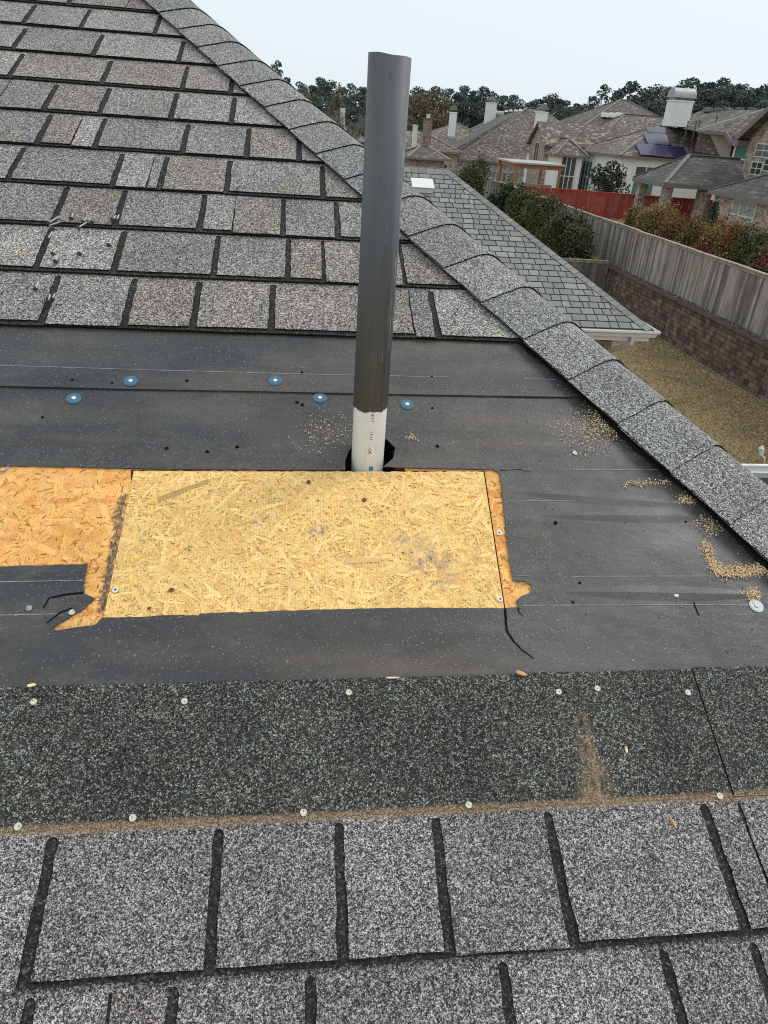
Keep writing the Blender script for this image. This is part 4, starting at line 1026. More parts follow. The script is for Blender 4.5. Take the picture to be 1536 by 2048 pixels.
e = tag(empty('young_conifer', (p.x, p.y, LOT)), 'small grey green conifer beside the corner of the brick house', 'conifer')
hh_ = p.z-LOT; zz = RNG.uniform(.1, 1, 5200)**.8; rad = (1.08-zz)*.95*RNG.uniform(.2, 1, 5200)**.5; an = RNG.uniform(0, 6.28, 5200)
rad *= 1+.35*np.sin(an*5+zz*17); cc = np.stack([rad*np.cos(an), rad*np.sin(an), zz*hh_+.15*rad], 1)
quads('foliage', cc, RNG.uniform(.05, .12, 5200), M['leaf'], np.array([.06, .085, .045])*RNG.uniform(.4, 1.5, (5200, 1)), e, asp=.4)
q = MB(); q.tube((0, 0, -.1), (0, 0, hh_*.9), .06, .01, 8); q.build('trunk', M['bark'], e)
# evergreen before the white wall
b, zt = base_at(1230, 318, 62, LOT)
e = tag(empty('magnolia_tree', b), 'dark leafy small evergreen tree in front of the white wall', 'tree'); H_ = zt-LOT
bl = [(random.uniform(-1, 1)*1.1, random.uniform(-1, 1)*1.1, H_*random.uniform(.38, .88), .62, .62, .62) for _ in range(17)]+[(0, 0, H_*.62, 1.1, 1.1, H_*.28)]
c_ = blob_pts(bl, 230); quads('crown', c_, RNG.uniform(.14, .30, len(c_)), M['leaf'], np.array([.035, .045, .032])*RNG.uniform(.3, 1.9, (len(c_), 1)), e, asp=.6)
q = MB(); q.tube((0, 0, -.1), (.05, 0, H_*.7), .12, .04, 8)
for k in range(5):
    a = k*1.3; q.tube((0, 0, H_*(.25+.07*k)), (1.0*math.cos(a), 1.0*math.sin(a), H_*(.5+.07*k)), .05, .015, 6)
q.build('trunk', M['bark'], e)

# ------------------------------------------------------------------ houses of the street behind
def window(par, p0, ux, uz, w, h, nx, ny, mf, mg, fr=.07, depth=.06, nrm=None):
    """framed window: p0 lower-left corner on the wall, ux along the wall, nrm out of it"""
    ux = Vector(ux).normalized(); uz = Vector((0, 0, 1)); nrm = Vector(nrm).normalized(); p0 = Vector(p0)
    f = MB(); g = MB()
    def bx(mb, a0, a1, z0, z1, d0, d1):
        c = [p0+ux*a0+uz*z0, p0+ux*a1+uz*z0, p0+ux*a1+uz*z1, p0+ux*a0+uz*z1]
        mb.prism([v+nrm*d1 for v in c], [v+nrm*d0 for v in c])
    bx(f, -fr, 0, -fr, h+fr, -.02, depth); bx(f, w, w+fr, -fr, h+fr, -.02, depth); bx(f, 0, w, -fr, 0, -.02, depth+.02); bx(f, 0, w, h, h+fr, -.02, depth)
    for k in range(1, nx): bx(f, w*k/nx-fr*.4, w*k/nx+fr*.4, 0, h, .011, depth*.8)
    for k in range(1, ny): bx(f, 0, w, h*k/ny-fr*.4, h*k/ny+fr*.4, .011, depth*.7)
    o = f.build('window', mf, par); bx(g, 0, w, 0, h, -.01, .01); g.build('pane', mg, o)
    return o
def rel(par_loc, pts): return [Vector(p)-Vector(par_loc) for p in pts]
def hip_house(label, x0, x1, y0, y1, zg, ze, zr, roofm, wallm, ov=.45, along='x', wins=True, chim=(), wm=None):
    loc = Vector(((x0+x1)/2, (y0+y1)/2, zg)); e = tag(empty('house', loc), label, 'house')
    hx, hy = (x1-x0)/2, (y1-y0)/2; ze_ = ze-zg; zr_ = zr-zg
    q = MB(); q.box((-hx, -hy, 0), (hx, hy, ze_-.02)); q.build('wall', wallm, e)
    X_, Y_ = hx+ov, hy+ov; E_ = [(-X_, -Y_, ze_), (X_, -Y_, ze_), (X_, Y_, ze_), (-X_, Y_, ze_)]
    if along == 'x': r = max(.4, X_-Y_); a, b = (-r, 0, zr_), (r, 0, zr_); faces = [[E_[0], E_[1], b, a], [E_[1], E_[2], b], [E_[2], E_[3], a, b], [E_[3], E_[0], a]]
    else: r = max(.4, Y_-X_); a, b = (0, -r, zr_), (0, r, zr_); faces = [[E_[0], E_[1], a], [E_[1], E_[2], b, a], [E_[2], E_[3], b], [E_[3], E_[0], a, b]]
    q = MB()
    for f in faces: q.face(f)
    q.face(E_[::-1]); rf = q.build('roof', roofm, e)
    q = MB()
    for i in range(4): q.bar(Vector(E_[i])-Vector((0, 0, .10)), Vector(E_[(i+1) % 4])-Vector((0, 0, .10)), .08, .20)
    q.build('fascia', M['fascia'], rf)
    q = MB(); 
    for c in E_: n_c = a if (Vector(c)-Vector(a)).length < (Vector(c)-Vector(b)).length else b; q.bar(Vector(c)+Vector((0, 0, .02)), Vector(n_c)+Vector((0, 0, .02)), .30, .05)
    q.bar(Vector(a)+Vector((0, 0, .03)), Vector(b)+Vector((0, 0, .03)), .30, .05); q.build('ridge_cap', M['ridgecap'], rf)
    if wins:
        for k in range(max(1, int(2*hy/3.2))):
            yy = -hy+1.0+k*3.2
            if yy+1.3 < hy: window(e, (-hx, yy+1.2, 1.0), (0, -1, 0), None, 1.2, 1.5, 2, 2, M['cream'], M['glass'], nrm=(-1, 0, 0))
        for k in range(max(1, int(2*hx/3.4))):
            xx = -hx+1.0+k*3.4
            if xx+1.3 < hx: window(e, (xx, -hy, 1.0), (1, 0, 0), None, 1.2, 1.5, 2, 2, M['cream'], M['glass'], nrm=(0, -1, 0))
    return e, loc
def chimney(par, loc, base, w, h, m=None, cap='pyramid', depth=None, drop=1.0):
    b = Vector(base)-Vector(loc); q = MB(); d_ = w if depth is None else depth
    q.box((b.x-w/2, b.y-d_/2, b.z-drop), (b.x+w/2, b.y+d_/2, b.z+h)); q.box((b.x-w/2-.06, b.y-d_/2-.06, b.z+h), (b.x+w/2+.06, b.y+d_/2+.06, b.z+h+.12))
    ch = q.build('chimney', m or M['stucco'], par); q = MB()
    if cap == 'pyramid':
        z = b.z+h+.12; W_ = w/2+.1; D_ = d_/2+.1
        for s in ((-1, -1), (1, -1), (1, 1), (-1, 1)): q.bar((b.x+s[0]*W_*.8, b.y+s[1]*D_*.8, z), (b.x+s[0]*W_*.8, b.y+s[1]*D_*.8, z+.25), .05, .05, Vector((1, 0, 0)))
        q.prism([(b.x-.15, b.y-.15, z+.75), (b.x+.15, b.y-.15, z+.75), (b.x+.15, b.y+.15, z+.75), (b.x-.15, b.y+.15, z+.75)], [(b.x-W_, b.y-D_, z+.22), (b.x+W_, b.y-D_, z+.22), (b.x+W_, b.y+D_, z+.22), (b.x-W_, b.y+D_, z+.22)])
        q.build('chimney_cap', M['darkcap'], ch)
    elif cap == 'barrel':
        z = b.z+h+.12; q.box((b.x-w/2+.05, b.y-d_/2+.05, z), (b.x+w/2-.05, b.y+d_/2-.05, z+.28), 1)
        i = len(q.v); n = 14; r = d_/2+.12
        rings = []
        for xx in (b.x-w/2-.08, b.x+w/2+.08):
            rings.append([(xx, b.y+r*math.cos(math.pi*k/n), z+.22+r*.95*math.sin(math.pi*k/n)) for k in range(n+1)])
        q.prism(rings[0], rings[1], 0); q.build('chimney_cap', [M['galv'], M['glass']], ch)
    return ch
M['darkcap'] = simple('chimney_cap', (.075, .09, .08), .6, .2); M['galv'] = simple('galvanised', (.36, .38, .37), .5, .3, var=.2, scale=2)
M['solar'] = simple('solar_panel', (.035, .038, .085), .25, spec=.6, var=.1, scale=.6)
M['tanbrick'] = brickmat('tan_gable_brick', (.36, .29, .22), (.27, .21, .15), (.40, .37, .32), 1.5)
M['cedar'] = simple('cedar', (.33, .15, .08), .7, var=.25, scale=3); M['stone'] = simple('speckled_siding', (.34, .33, .31), .9, var=.7, scale=3)

# white stucco house with the solar panels
W2 = P(1239, 310, z=-1.6); wx, wy = W2.x, W2.y
hw, loc = hip_house('white stucco house with blue solar panels and a tall white chimney', wx+.45, wx+26, wy+.45, wy+12.0, FARG, -1.62, 1.15, M['roof_light'], M['stucco'], wins=False)
pnw = Vector((0, -(1.15+1.6)/(6.2), 1)).normalized(); p0w = Vector((wx, wy, -1.6))
rowsP = [[(1267,290),(1284,288),(1297,311),(1279,310)], [(1284,288),(1299,287),(1315,313),(1297,311)], [(1299,287),(1318,290),(1338,315),(1315,313)] , [(1318,290),(1352,292),(1374,315),(1338,315)]]
pan = [[(1271,287),(1296,287),(1307,311),(1281,309)], [(1296,287),(1320,290),(1333,314),(1307,311)], [(1320,290),(1344,292),(1359,316),(1333,314)], [(1344,292),(1366,294),(1376,313),(1359,316)],
       [(1286,266),(1312,266),(1321,289),(1296,287)], [(1310,266),(1332,267),(1344,291),(1321,289)], [(1290,253),(1329,254),(1332,266),(1297,265)]]
for pl_ in pan:
    cs = [onplane(x, y, p0w+pnw*.18, pnw) for x, y in pl_]; ce = sum(cs, Vector())/4; cs = [ce+(c-ce)*.975 for c in cs]
    cs = [c-loc for c in cs]; 
    q = MB(); q.prism(cs[::-1], [c-pnw*.08 for c in cs[::-1]], 0, (1, 1, 1)); q.build('solar_panel', M['solar'], hw)
window(hw, (wx+.45-loc.x, wy+11.3-loc.y, 1.3), (0, -1, 0), None, 3.6, 3.0, 4, 2, M['white'], M['greenglass'], nrm=(-1, 0, 0), fr=.16)
window(hw, (wx+.45-loc.x, wy+11.9-loc.y, 2.5), (0, -1, 0), None, .5, 1.3, 1, 1, M['white'], M['glass'], nrm=(-1, 0, 0))
for px_, w9 in ((1277, 2.4),):
    pp = P(px_-14, 380, Y=wy+.45); window(hw, (pp.x-loc.x, pp.y-loc.y, 1.7), (1, 0, 0), None, 2.1, 1.55, 1, 1, M['white'], M['greenglass'], nrm=(0, -1, 0), fr=.14)
    window(hw, (pp.x-loc.x, pp.y-loc.y, 3.7), (1, 0, 0), None, 2.1, .7, 2, 1, M['white'], M['glass'], nrm=(0, -1, 0), fr=.14)
# its big rear roof
def poly_prism(name, par, loc, pts, dv, m, t=(1, 1, 1)):
    q = MB(); a = [Vector(p)-loc for p in pts]; q.prism(a, [v+Vector(dv) for v in a], 0, t); return q.build(name, m, par)
R1, R2 = P(1411, 218, d=90), P(1600, 219, d=84); R2.z = R1.z; F1, F2 = P(1398, 263, d=80), P(1620, 300, d=72); LL = P(1326, 251, d=88)
q = MB(); bk = Vector((8, 16, -4))
vs = [v-loc for v in (R1, R2, F2, F1, LL)]; lo = [Vector((v.x, v.y+.5, -1.0+(-1.6-FARG))) for v in vs]
q.face([vs[3], vs[2], vs[1], vs[0]]); q.face([vs[4], vs[3], vs[0]]); q.face([vs[0], vs[1], vs[1]+bk, vs[0]+Vector((0, 14, -4))]); q.face([vs[4], vs[0], vs[0]+Vector((0, 14, -4))])
q.face([vs[3], vs[3]-Vector((0, 0, 1.6)), vs[2]-Vector((0, 0, 1.6)), vs[2]])
q.build('rear_roof', M['roof_brown'], hw)
q = MB(); q.bar(P(1397, 260, d=79.5)-loc+Vector((0, 0, .05)), P(1545, 214, d=79)-loc+Vector((0, 0, .05)), .22, .10); q.build('valley_flashing', M['cream'], hw)
for x, y in ((1417, 221), (1437, 222), (1458, 222), (1479, 222), (1505, 222)):
    p = P(x, y, d=88.2)-loc; q = MB(); q.prism([(p.x-.35, p.y-.2, p.z+.22), (p.x+.35, p.y-.2, p.z+.22), (p.x+.3, p.y+.4, p.z+.3), (p.x-.3, p.y+.4, p.z+.3)], [(p.x-.45, p.y-.35, p.z-.1), (p.x+.45, p.y-.35, p.z-.1), (p.x+.45, p.y+.5, p.z-.1), (p.x-.45, p.y+.5, p.z-.1)]); q.build('roof_vent', M['roof_grey'], hw)
for x, y, d_, h9 in ((1371, 268, 78, .95), (1387, 268, 78, .95), (1479, 222, 88, 1.6), (1522, 222, 86, 1.1), (1432, 241, 83, .35), (1398, 252, 82, .4)):
    p = P(x, y, d=d_)-loc; q = MB(); q.tube(p-Vector((0, 0, .6)), p+Vector((.0, 0, h9)), .055 if h9 < 1 else .035, n=8); q.tube(p+Vector((0, 0, h9)), p+Vector((0, 0, h9+.08)), .09, n=8); q.build('vent_stack', M['darkcap'], hw)
cb_ = P(1353, 238, d=84); ct_ = P(1364, 197, d=84)
chimney(hw, loc, (cb_.x, cb_.y, cb_.z-.3), 2.0, ct_.z-cb_.z, M['stucco'], 'barrel', 1.5, .35)
dv = (.0, .3, 0); dpt = [P(x, y, d=76) for x, y in ((1425, 270), (1452, 271), (1463, 292), (1459, 318), (1448, 318))]
poly_prism('dormer_wall', hw, loc, dpt[::-1], (.3, 1.0, 0), M['stucco_grey'])
poly_prism('dormer_roof', hw, loc, [P(x, y, d=dd) for x, y, dd in ((1408, 262, 75.5), (1451, 265, 75), (1463, 284, 74.5), (1502, 284, 74), (1545, 250, 75), (1545, 214, 79), (1397, 260, 80))][::-1], (0, .2, -.18), M['roof_brown'])
q = MB(); 
for a, b in (((1408, 264, 75.3), (1451, 267, 74.8)), ((1451, 267, 74.8), (1463, 286, 74.3)), ((1463, 286, 74.3), (1502, 286, 73.8))): q.bar(P(*a[:2], d=a[2])-loc, P(*b[:2], d=b[2])-loc, .15, .28)
q.build('dormer_fascia', M['fascia'], hw)
pw_ = P(1466, 316, d=75)-loc; window(hw, pw_, (1, -.3, 0), None, 1.0, 1.5, 1, 1, M['white'], M['greenglass'], nrm=(-.3, -1, 0), fr=.12)

# recessed neighbour block with the dark doors
C2 = P(1111, 308, d=84); hb2, l2 = hip_house('white walled house with tall dark doors, left of the solar panel house', C2.x+.45, C2.x+3.2, C2.y+.45, C2.y+12, FARG, C2.z, C2.z+1.5, M['roof_light'], M['stucco'], wins=False, along='y')
window(hb2, (-1.375+.55, -5.775, 1.0), (1, 0, 0), None, 1.5, 3.6, 3, 2, M['cream'], M['glass'], nrm=(0, -1, 0), fr=.12)
# tan gable house
GX = 26.4; ga = P(1083, 245, X=GX); gl = P(1063, 279, X=GX); gr_ = P(1091, 283, X=GX)
lc = Vector((GX, ga.y, FARG)); e = tag(empty('house', lc), 'tan brick house with a steep gable and arched window', 'house')
ya, yb2 = gr_.y, gl.y; rz = ga.z; ez = (gl.z+gr_.z)/2; ym = (ya+yb2)/2
q = MB(); q.prism([(0, ya-lc.y, 0), (0, ya-lc.y, ez-FARG), (0, ym-lc.y, rz-FARG-.1), (0, yb2-lc.y, ez-FARG), (0, yb2-lc.y, 0)], [(8.5, ya-lc.y, 0), (8.5, ya-lc.y, ez-FARG), (8.5, ym-lc.y, rz-FARG-.1), (8.5, yb2-lc.y, ez-FARG), (8.5, yb2-lc.y, 0)]); q.build('wall', M['tanbrick'], e)
q = MB()
for s, yy in ((1, ya-.4), (-1, yb2+.4)):
    zz_ = ez-.3-FARG; q.prism([(-.4, ym-lc.y, rz-FARG+.1), (-.4, yy-lc.y, zz_), (8.7, yy-lc.y, zz_), (8.7, ym-lc.y, rz-FARG+.1)][::s], [(-.4, ym-lc.y, rz-FARG-.08), (-.4, yy-lc.y, zz_-.18), (8.7, yy-lc.y, zz_-.18), (8.7, ym-lc.y, rz-FARG-.08)][::s])
rf = q.build('roof', M['roof_light'], e)
window(e, (-.0, ym-lc.y+.8, ez-FARG-2.2), (0, -1, 0), None, 1.6, 2.0, 2, 1, M['cream'], M['glass'], nrm=(-1, 0, 0))
chimney(e, lc, (P(1079, 258, d=98)), 1.15, 1.7, M['stucco'], 'pyramid')
# big brown hip roof house
KA = 1.55; AY = 61.6*KA; FL, FR = P(907, 317, Y=AY), P(1150, 334, Y=AY); AP, AQ = P(1054, 216, Y=71*KA), P(1084, 217, Y=71*KA)
WL0 = P(906, 300, Y=AY+.02); WL1 = P(861, 289, X=WL0.x-.1); S1 = P(975, 240, d=90*KA); S2 = P(940, 257, d=84*KA); SR = P(1150, 272, Y=70*KA); BR = Vector((FR.x, 84*KA, FR.z))
lc = Vector((FL.x, AY, FARG)); e = tag(empty('house', lc), 'big brown hip roofed house with light speckled shingles and two chimneys', 'house')
rl = lambda *p: [v-lc for v in p]
q = MB(); q.face(rl(FL, FR, AQ, AP)); q.face(rl(FL, AP, WL0), 0); q.face(rl(WL1, WL0, AP, S1, S2), 1); q.face(rl(FR, SR+Vector((1, 0, 0)), AQ)); q.face(rl(AQ, SR, BR, S1, AP), 1)
q.face(rl(FL-Vector((0, 0, .25)), FL, WL0, WL0-Vector((0, 0, .25))), 1)
M['roof_spot'] = far_roof_mat('spotted_shingles', (.125, .108, .098), 2.3, .8)
rf = q.build('roof', [M['roof_spot'], M['roof_grey']], e)
q = MB(); q.bar(*rl(FL-Vector((0, 0, .12)), FR-Vector((0, 0, .12))), .1, .24); q.bar(*rl(WL0-Vector((0, 0, .1)), WL1-Vector((0, 0, .1))), .1, .2); q.build('fascia', M['fascia'], rf)
q = MB(); q.bar(*rl(FL+Vector((0, 0, .03)), AP+Vector((0, 0, .05))), .35, .06); q.bar(*rl(AP+Vector((0, 0, .04)), AQ+Vector((0, 0, .04))), .35, .06); q.build('ridge_cap', M['ridgecap'], rf)
q = MB(); w0, w1 = WL0-lc, WL1-lc; q.prism([(.35, .35, FL.z-FARG-.1), (FR.x-FL.x-.3, .35, FL.z-FARG-.1), (FR.x-FL.x-.3, 20, FL.z-FARG-.1), (.35, 20, FL.z-FARG-.1)], [(.35, .35, 0), (FR.x-FL.x-.3, .35, 0), (FR.x-FL.x-.3, 20, 0), (.35, 20, 0)])
q.prism([(w0.x+.15, w0.y+.1, w0.z-.06), (w0.x+.8, w0.y+.1, w0.z-.06), (w1.x+.8, w1.y, w1.z-.06), (w1.x+.15, w1.y, w1.z-.06)], [(w0.x+.15, w0.y+.1, 0), (w0.x+.8, w0.y+.1, 0), (w1.x+.8, w1.y, 0), (w1.x+.15, w1.y, 0)])
q.build('wall', M['stone'], e)
window(e, (w0.x+.15, 6.6, 1.4), (0, -1, 0), None, 2.2, 2.0, 1, 1, M['fascia'], M['glass'], nrm=(-1, 0, 0)); window(e, (w0.x+.15, 10.6, 1.4), (0, -1, 0), None, 1.2, 2.0, 1, 1, M['fascia'], M['glass'], nrm=(-1, 0, 0))
chimney(e, lc, P(979, 240, d=84*KA), .95*KA, 1.5*KA, M['stucco'], 'pyramid'); 
p = P(996, 228, d=86*KA)-lc; q = MB(); q.tube((p.x-.9, p.y, p.z), (p.x+.9, p.y, p.z), .45, n=12); q.box((p.x-.5, p.y-.2, p.z-1.2), (p.x+.5, p.y+.2, p.z-.25)); q.build('vent_hood', M['galv'], e)
for x, y, d_ in ((1013, 222, 76), (1022, 221, 75), (1032, 221, 74), (1041, 220, 73)):
    p = P(x, y, d=d_*KA)-lc; q = MB(); q.prism([(p.x-.18, p.y-.15, p.z+.08), (p.x+.18, p.y-.15, p.z+.08), (p.x+.15, p.y+.2, p.z+.12), (p.x-.15, p.y+.2, p.z+.12)], [(p.x-.24, p.y-.2, p.z-.12), (p.x+.24, p.y-.2, p.z-.12), (p.x+.24, p.y+.3, p.z-.12), (p.x-.24, p.y+.3, p.z-.12)]); q.build('roof_vent', M['white'], e)
p = P(1069, 223, d=73.4*KA)-lc; q = MB(); q.tube(p-Vector((0, 0, .2)), p+Vector((0, 0, .12)), .3, .22, 14); q.build('round_vent', M['galv'], e)
# high hip roof behind the white house
p = P(1243, 199, d=118); hh, l3 = hip_house('tall pyramid roofed house rising behind the solar panel house', p.x-10, p.x+10.5, p.y-10, p.y+10, FARG, -.6, p.z, M['roof_brown'], M['tanbrick'], wins=False)
for x, y in ((1211, 229), (1226, 229), (1239, 229)):
    q = MB(); v = P(x, y, d=111.5)-l3; q.prism([(v.x-.35, v.y-.3, v.z+.15), (v.x+.35, v.y-.3, v.z+.15), (v.x+.3, v.y+.5, v.z+.22), (v.x-.3, v.y+.5, v.z+.22)], [(v.x-.4, v.y-.35, v.z-.3), (v.x+.4, v.y-.35, v.z-.3), (v.x+.4, v.y+.8, v.z-.3), (v.x-.4, v.y+.8, v.z-.3)]); q.build('roof_vent', M['white'], hh)
p = P(1300, 231, d=108); hip_house('low brown roof between the pyramid roof and the white chimney', p.x-8, p.x+9, p.y-4, p.y+6, FARG, -1, p.z, M['roof_light'], M['tanbrick'], wins=False)
# distant houses on the left
hA, lA = hip_house('brown roofed house just left of the big speckled roof', *(lambda p: (p.x-5.5, p.x+5.5, p.y-7, p.y+7))(P(912, 247, d=118)), FARG, -2.4, P(912, 247, d=118).z, M['roof_light'], M['tanbrick'], along='y')
chimney(hA, lA, P(904, 256, d=108), .85, 1.75, M['stucco'], 'pyramid')
hB, lB = hip_house('farther brown hip roof with a slim white chimney', *(lambda p: (p.x-7, p.x+5, p.y-5, p.y+5))(P(866, 244, d=140)), FARG, -2.4, P(866, 244, d=140).z, M['roof_brown'], M['tanbrick'])
chimney(hB, lB, P(855, 250, d=134), .6, 1.5, M['stucco'], 'pyramid')
hC, lC = hip_house('low brown house with a brick chimney near the pipe', *(lambda p: (p.x-6, p.x+4.2, p.y-4, p.y+4))(P(842, 262, d=100)), FARG, -3.0, P(842, 262, d=100).z, M['roof_light'], M['tanbrick'])
chimney(hC, lC, P(829, 277, d=94), .5, 1.3, M['stucco'], None); chimney(hC, lC, P(853, 282, d=92), .9, 2.2, M['redbrick'], None)
hD, lD = hip_house('dark slate roofed house left of the pipe', *(lambda p: (p.x-9, p.x+2.2, p.y-5, p.y+5))(P(705, 236, d=125)), FARG, -3.2, P(705, 236, d=125).z-.4, M['slate'], M['tanbrick'])
chimney(hD, lD, P(685, 237, d=125), .7, 1.3, M['stucco'], 'pyramid')
hE, lE = hip_house('small brown roof low between the far chimneys', *(lambda p: (p.x-2.6, p.x+.9, p.y-3, p.y+3))(P(864, 299, d=84)), FARG, -3.2, P(864, 293, d=84).z, M['roof_brown'], M['redbrick'])
# brick house at the right edge
hx_, hy_ = P(1418, 379, z=-2.4).x, P(1418, 379, z=-2.4).y
hF, lF = hip_house('brick house with a six pane window at the right edge', hx_+.35, hx_+14, hy_-17, hy_-.35, LOT, -2.42, 1.3, M['roof_grey'], M['brick'], ov=.35, wins=False, along='y')
wp = [P(x, y, X=hx_+.35) for x, y in ((1455, 456), (1497, 468))]; zt = P(1463, 400, X=hx_+.35).z; zb = wp[0].z
window(hF, Vector((hx_+.35, wp[0].y, zb+.1))-lF, (0, -1, 0), None, wp[0].y-wp[1].y, zt-zb-.1, 3, 2, M['cream'], M['blind'], nrm=(-1, 0, 0), fr=.09)
q = MB(); a = Vector((hx_+.22, hy_-.5, -2.6))-lF; q.bar(a, a-Vector((0, 0, 2.7)), .09, .08, Vector((1, 0, 0))); q.build('downspout', M['cream'], hF)
# its tall gabled part
TX = 29.0; g0 = P(1497, 290, X=TX); gt = P(1492, 267, X=TX); lc = Vector((TX, g0.y, LOT))
e = tag(empty('house', lc), 'two storey brick gable behind the pavilion at the right edge', 'house')
zE = gt.z-LOT; wd_ = 15
q = MB(); q.prism([(0, 0, 0), (0, 0, zE), (0, -wd_/2, zE+4.6), (0, -wd_, zE), (0, -wd_, 0)][::-1], [(12, 0, 0), (12, 0, zE), (12, -wd_/2, zE+4.6), (12, -wd_, zE), (12, -wd_, 0)][::-1]); q.build('wall', M['brick'], e)
q = MB(); 
q.prism([(-.6, .5, zE-.2), (-.6, -wd_/2, zE+4.85), (12, -wd_/2, zE+4.85), (12, .5, zE-.2)], [(-.6, .5, zE-.45), (-.6, -wd_/2, zE+4.62), (12, -wd_/2, zE+4.62), (12, .5, zE-.45)])
q.prism([(-.6, -wd_-.5, zE-.2), (12, -wd_-.5, zE-.2), (12, -wd_/2, zE+4.85), (-.6, -wd_/2, zE+4.85)], [(-.6, -wd_-.5, zE-.45), (12, -wd_-.5, zE-.45), (12, -wd_/2, zE+4.62), (-.6, -wd_/2, zE+4.62)])
rf = q.build('roof', M['roof_brown'], e)
q = MB(); q.bar((-.66, .55, zE-.34), (-.66, -wd_/2, zE+4.75), .10, .34, Vector((-1, 0, 0)).cross(Vector((0, 1, 0)))); q.box((-.7, .1, zE-.75), (.1, .75, zE-.42)); q.build('fascia', M['fascia'], rf)
for (xa, yT, yB, xb) in ((1510, 288, 312, 1540), (1500, 324, 347, 1521), (1526, 318, 340, 1560)):
    pa, pb_ = P(xa, yB, X=TX), P(xb, yB, X=TX); zt = P(xa+4, yT, X=TX).z
    window(e, Vector((TX, pa.y, pa.z))-lc, (0, -1, 0), None, pa.y-pb_.y, zt-pa.z, 2, 2, M['cream'], M['glass'], nrm=(-1, 0, 0), fr=.06)
# pavilion
PV = P(1330, 366, z=-2.45); lc = Vector((PV.x, PV.y, LOT)); e = tag(empty('pavilion', lc), 'patio pavilion with a hip roof on square brick columns', 'pavilion')
zE = -2.45-LOT; Lx, Ly = 5.8, 4.9; rr = P(1380, 311, d=54); zR = rr.z-LOT
E_ = [(0, 0, zE), (Lx, 0, zE), (Lx, Ly, zE), (0, Ly, zE)]; a = (Ly/2, Ly/2, zR); b = (Lx+.3, Ly/2, zR)
q = MB(); q.face([E_[0], E_[1], b, a]); q.face([E_[2], E_[3], a, b]); q.face([E_[3], E_[0], a]); q.face(E_[::-1]); q.face([E_[1], E_[2], b]); rf = q.build('roof', M['roof_grey'], e)
q = MB()
for i in (0, 2, 3): q.bar(Vector(E_[i])-Vector((0, 0, .13)), Vector(E_[(i+1) % 4])-Vector((0, 0, .13)), .12, .26)
q.build('fascia', M['fascia'], rf); q = MB()
for c in (E_[0], E_[3], b): q.bar(Vector(c)+Vector((0, 0, .03)), Vector(a)+Vector((0, 0, .03)), .25, .05)
q.build('ridge_cap', M['ridgecap'], rf)
for cx_, cy_ in ((.55, .55), (.55, Ly-.55), (3.0, .55), (Lx-.4, .55), (Lx-.4, Ly-.55)):
    q = MB(); q.box((cx_-.27, cy_-.27, 0), (cx_+.27, cy_+.27, zE-.02)); q.box((cx_-.32, cy_-.32, 0), (cx_+.32, cy_+.32, .25)); q.build('column', M['brick'], e)
q = MB(); q.box((.3, 1.2, 0), (1.0, Ly-1.2, .9), 0); q.box((.22, 1.1, .9), (1.08, Ly-1.1, .97), 1); q.box((.4, 2.0, .97), (.95, 3.0, 1.25), 1); q.build('counter', [M['brick'], M['galv']], e)
# pergola
PG = P(1062, 331, z=-2.5); p1_ = P(1017, 319, z=-2.4); lc = Vector((17.2, 60.8, LOT)); 
e = tag(empty('pergola', lc), 'cedar patio cover on brown posts left of the white houses', 'pergola')
zT = 2.75; Lx, Ly = 3.6, 5.0
q = MB(); q.box((-.3, -.3, zT+.22), (Lx+.3, Ly+.3, zT+.34)); q.build('cover', M['stucco_grey'], e)
q = MB()
for yy in (0, Ly): q.box((-.25, yy-.08, zT-.1), (Lx+.25, yy+.08, zT+.215))
for xx in (0, Lx): q.box((xx-.08, .085, zT-.08), (xx+.08, Ly-.085, zT+.21))
q.build('beams', M['cedar'], e)
for xx, yy in ((0, 0), (Lx, 0), (0, Ly), (Lx, Ly)):
    q = MB(); q.box((xx-.09, yy-.09, 0), (xx+.09, yy+.09, zT-.1)); q.build('post', M['cedar'], e)

# ------------------------------------------------------------------ the tree line
def pine_mesh(seed, H=16.0, R_=3.2, airy=.5, pal=((.092, .122, .102), (.112, .138, .110), (.076, .104, .092)), n_cl=26, per=150, leaf=.42, low=.25, broad=False):  # default crown colours are lightened to stand in for distance haze
    random.seed(seed); rg = np.random.default_rng(seed); cs = []; tt = []
    for k in range(n_cl):
        z = low+(1-low)*(k+.5)/n_cl; prof = math.sin(math.pi*min(1, (1.04-z)/(1.04-low))**.6) if not broad else math.sin(math.pi*(.08+.9*(1-z)/(1-low)))**.6
        rr = R_*prof*random.uniform(.2, .95); a = random.uniform(0, 6.28); cr = random.uniform(.22, .40)*R_
        if k == n_cl-1: rr = 0
        m_ = int(per*random.uniform(.7, 1.3)); v = rg.normal(size=(m_, 3)); v /= np.linalg.norm(v, axis=1)[:, None]; v *= rg.uniform(.3, 1, (m_, 1))**.5
        c = np.array([rr*math.cos(a), rr*math.sin(a), z*H-cr*.5])+v*[cr*1.25, cr*1.25, cr*.75]; cs.append(c)
        tt.append(np.array(random.choice(pal))*random.uniform(.7, 1.35)*rg.uniform(.7, 1.3, (m_, 1)))
    cs = np.concatenate(cs); tt = np.concatenate(tt)
    e = empty('pine_tree'); o = quads('crown', cs, rg.uniform(leaf*.5, leaf*1.2, len(cs)), M['leaf'], tt, e, asp=.8)
    q = MB(); q.tube((0, 0, -.5), (0, 0, H*.90), .24, .05, 7)
    for k in range(7):
        z = H*(low+(.86-low)*k/7); a = random.uniform(0, 6.28); q.tube((0, 0, z), (R_*.5*math.cos(a), R_*.5*math.sin(a), z+H*.03), .08, .02, 5)
    q.build('trunk', M['bark'], e); return e
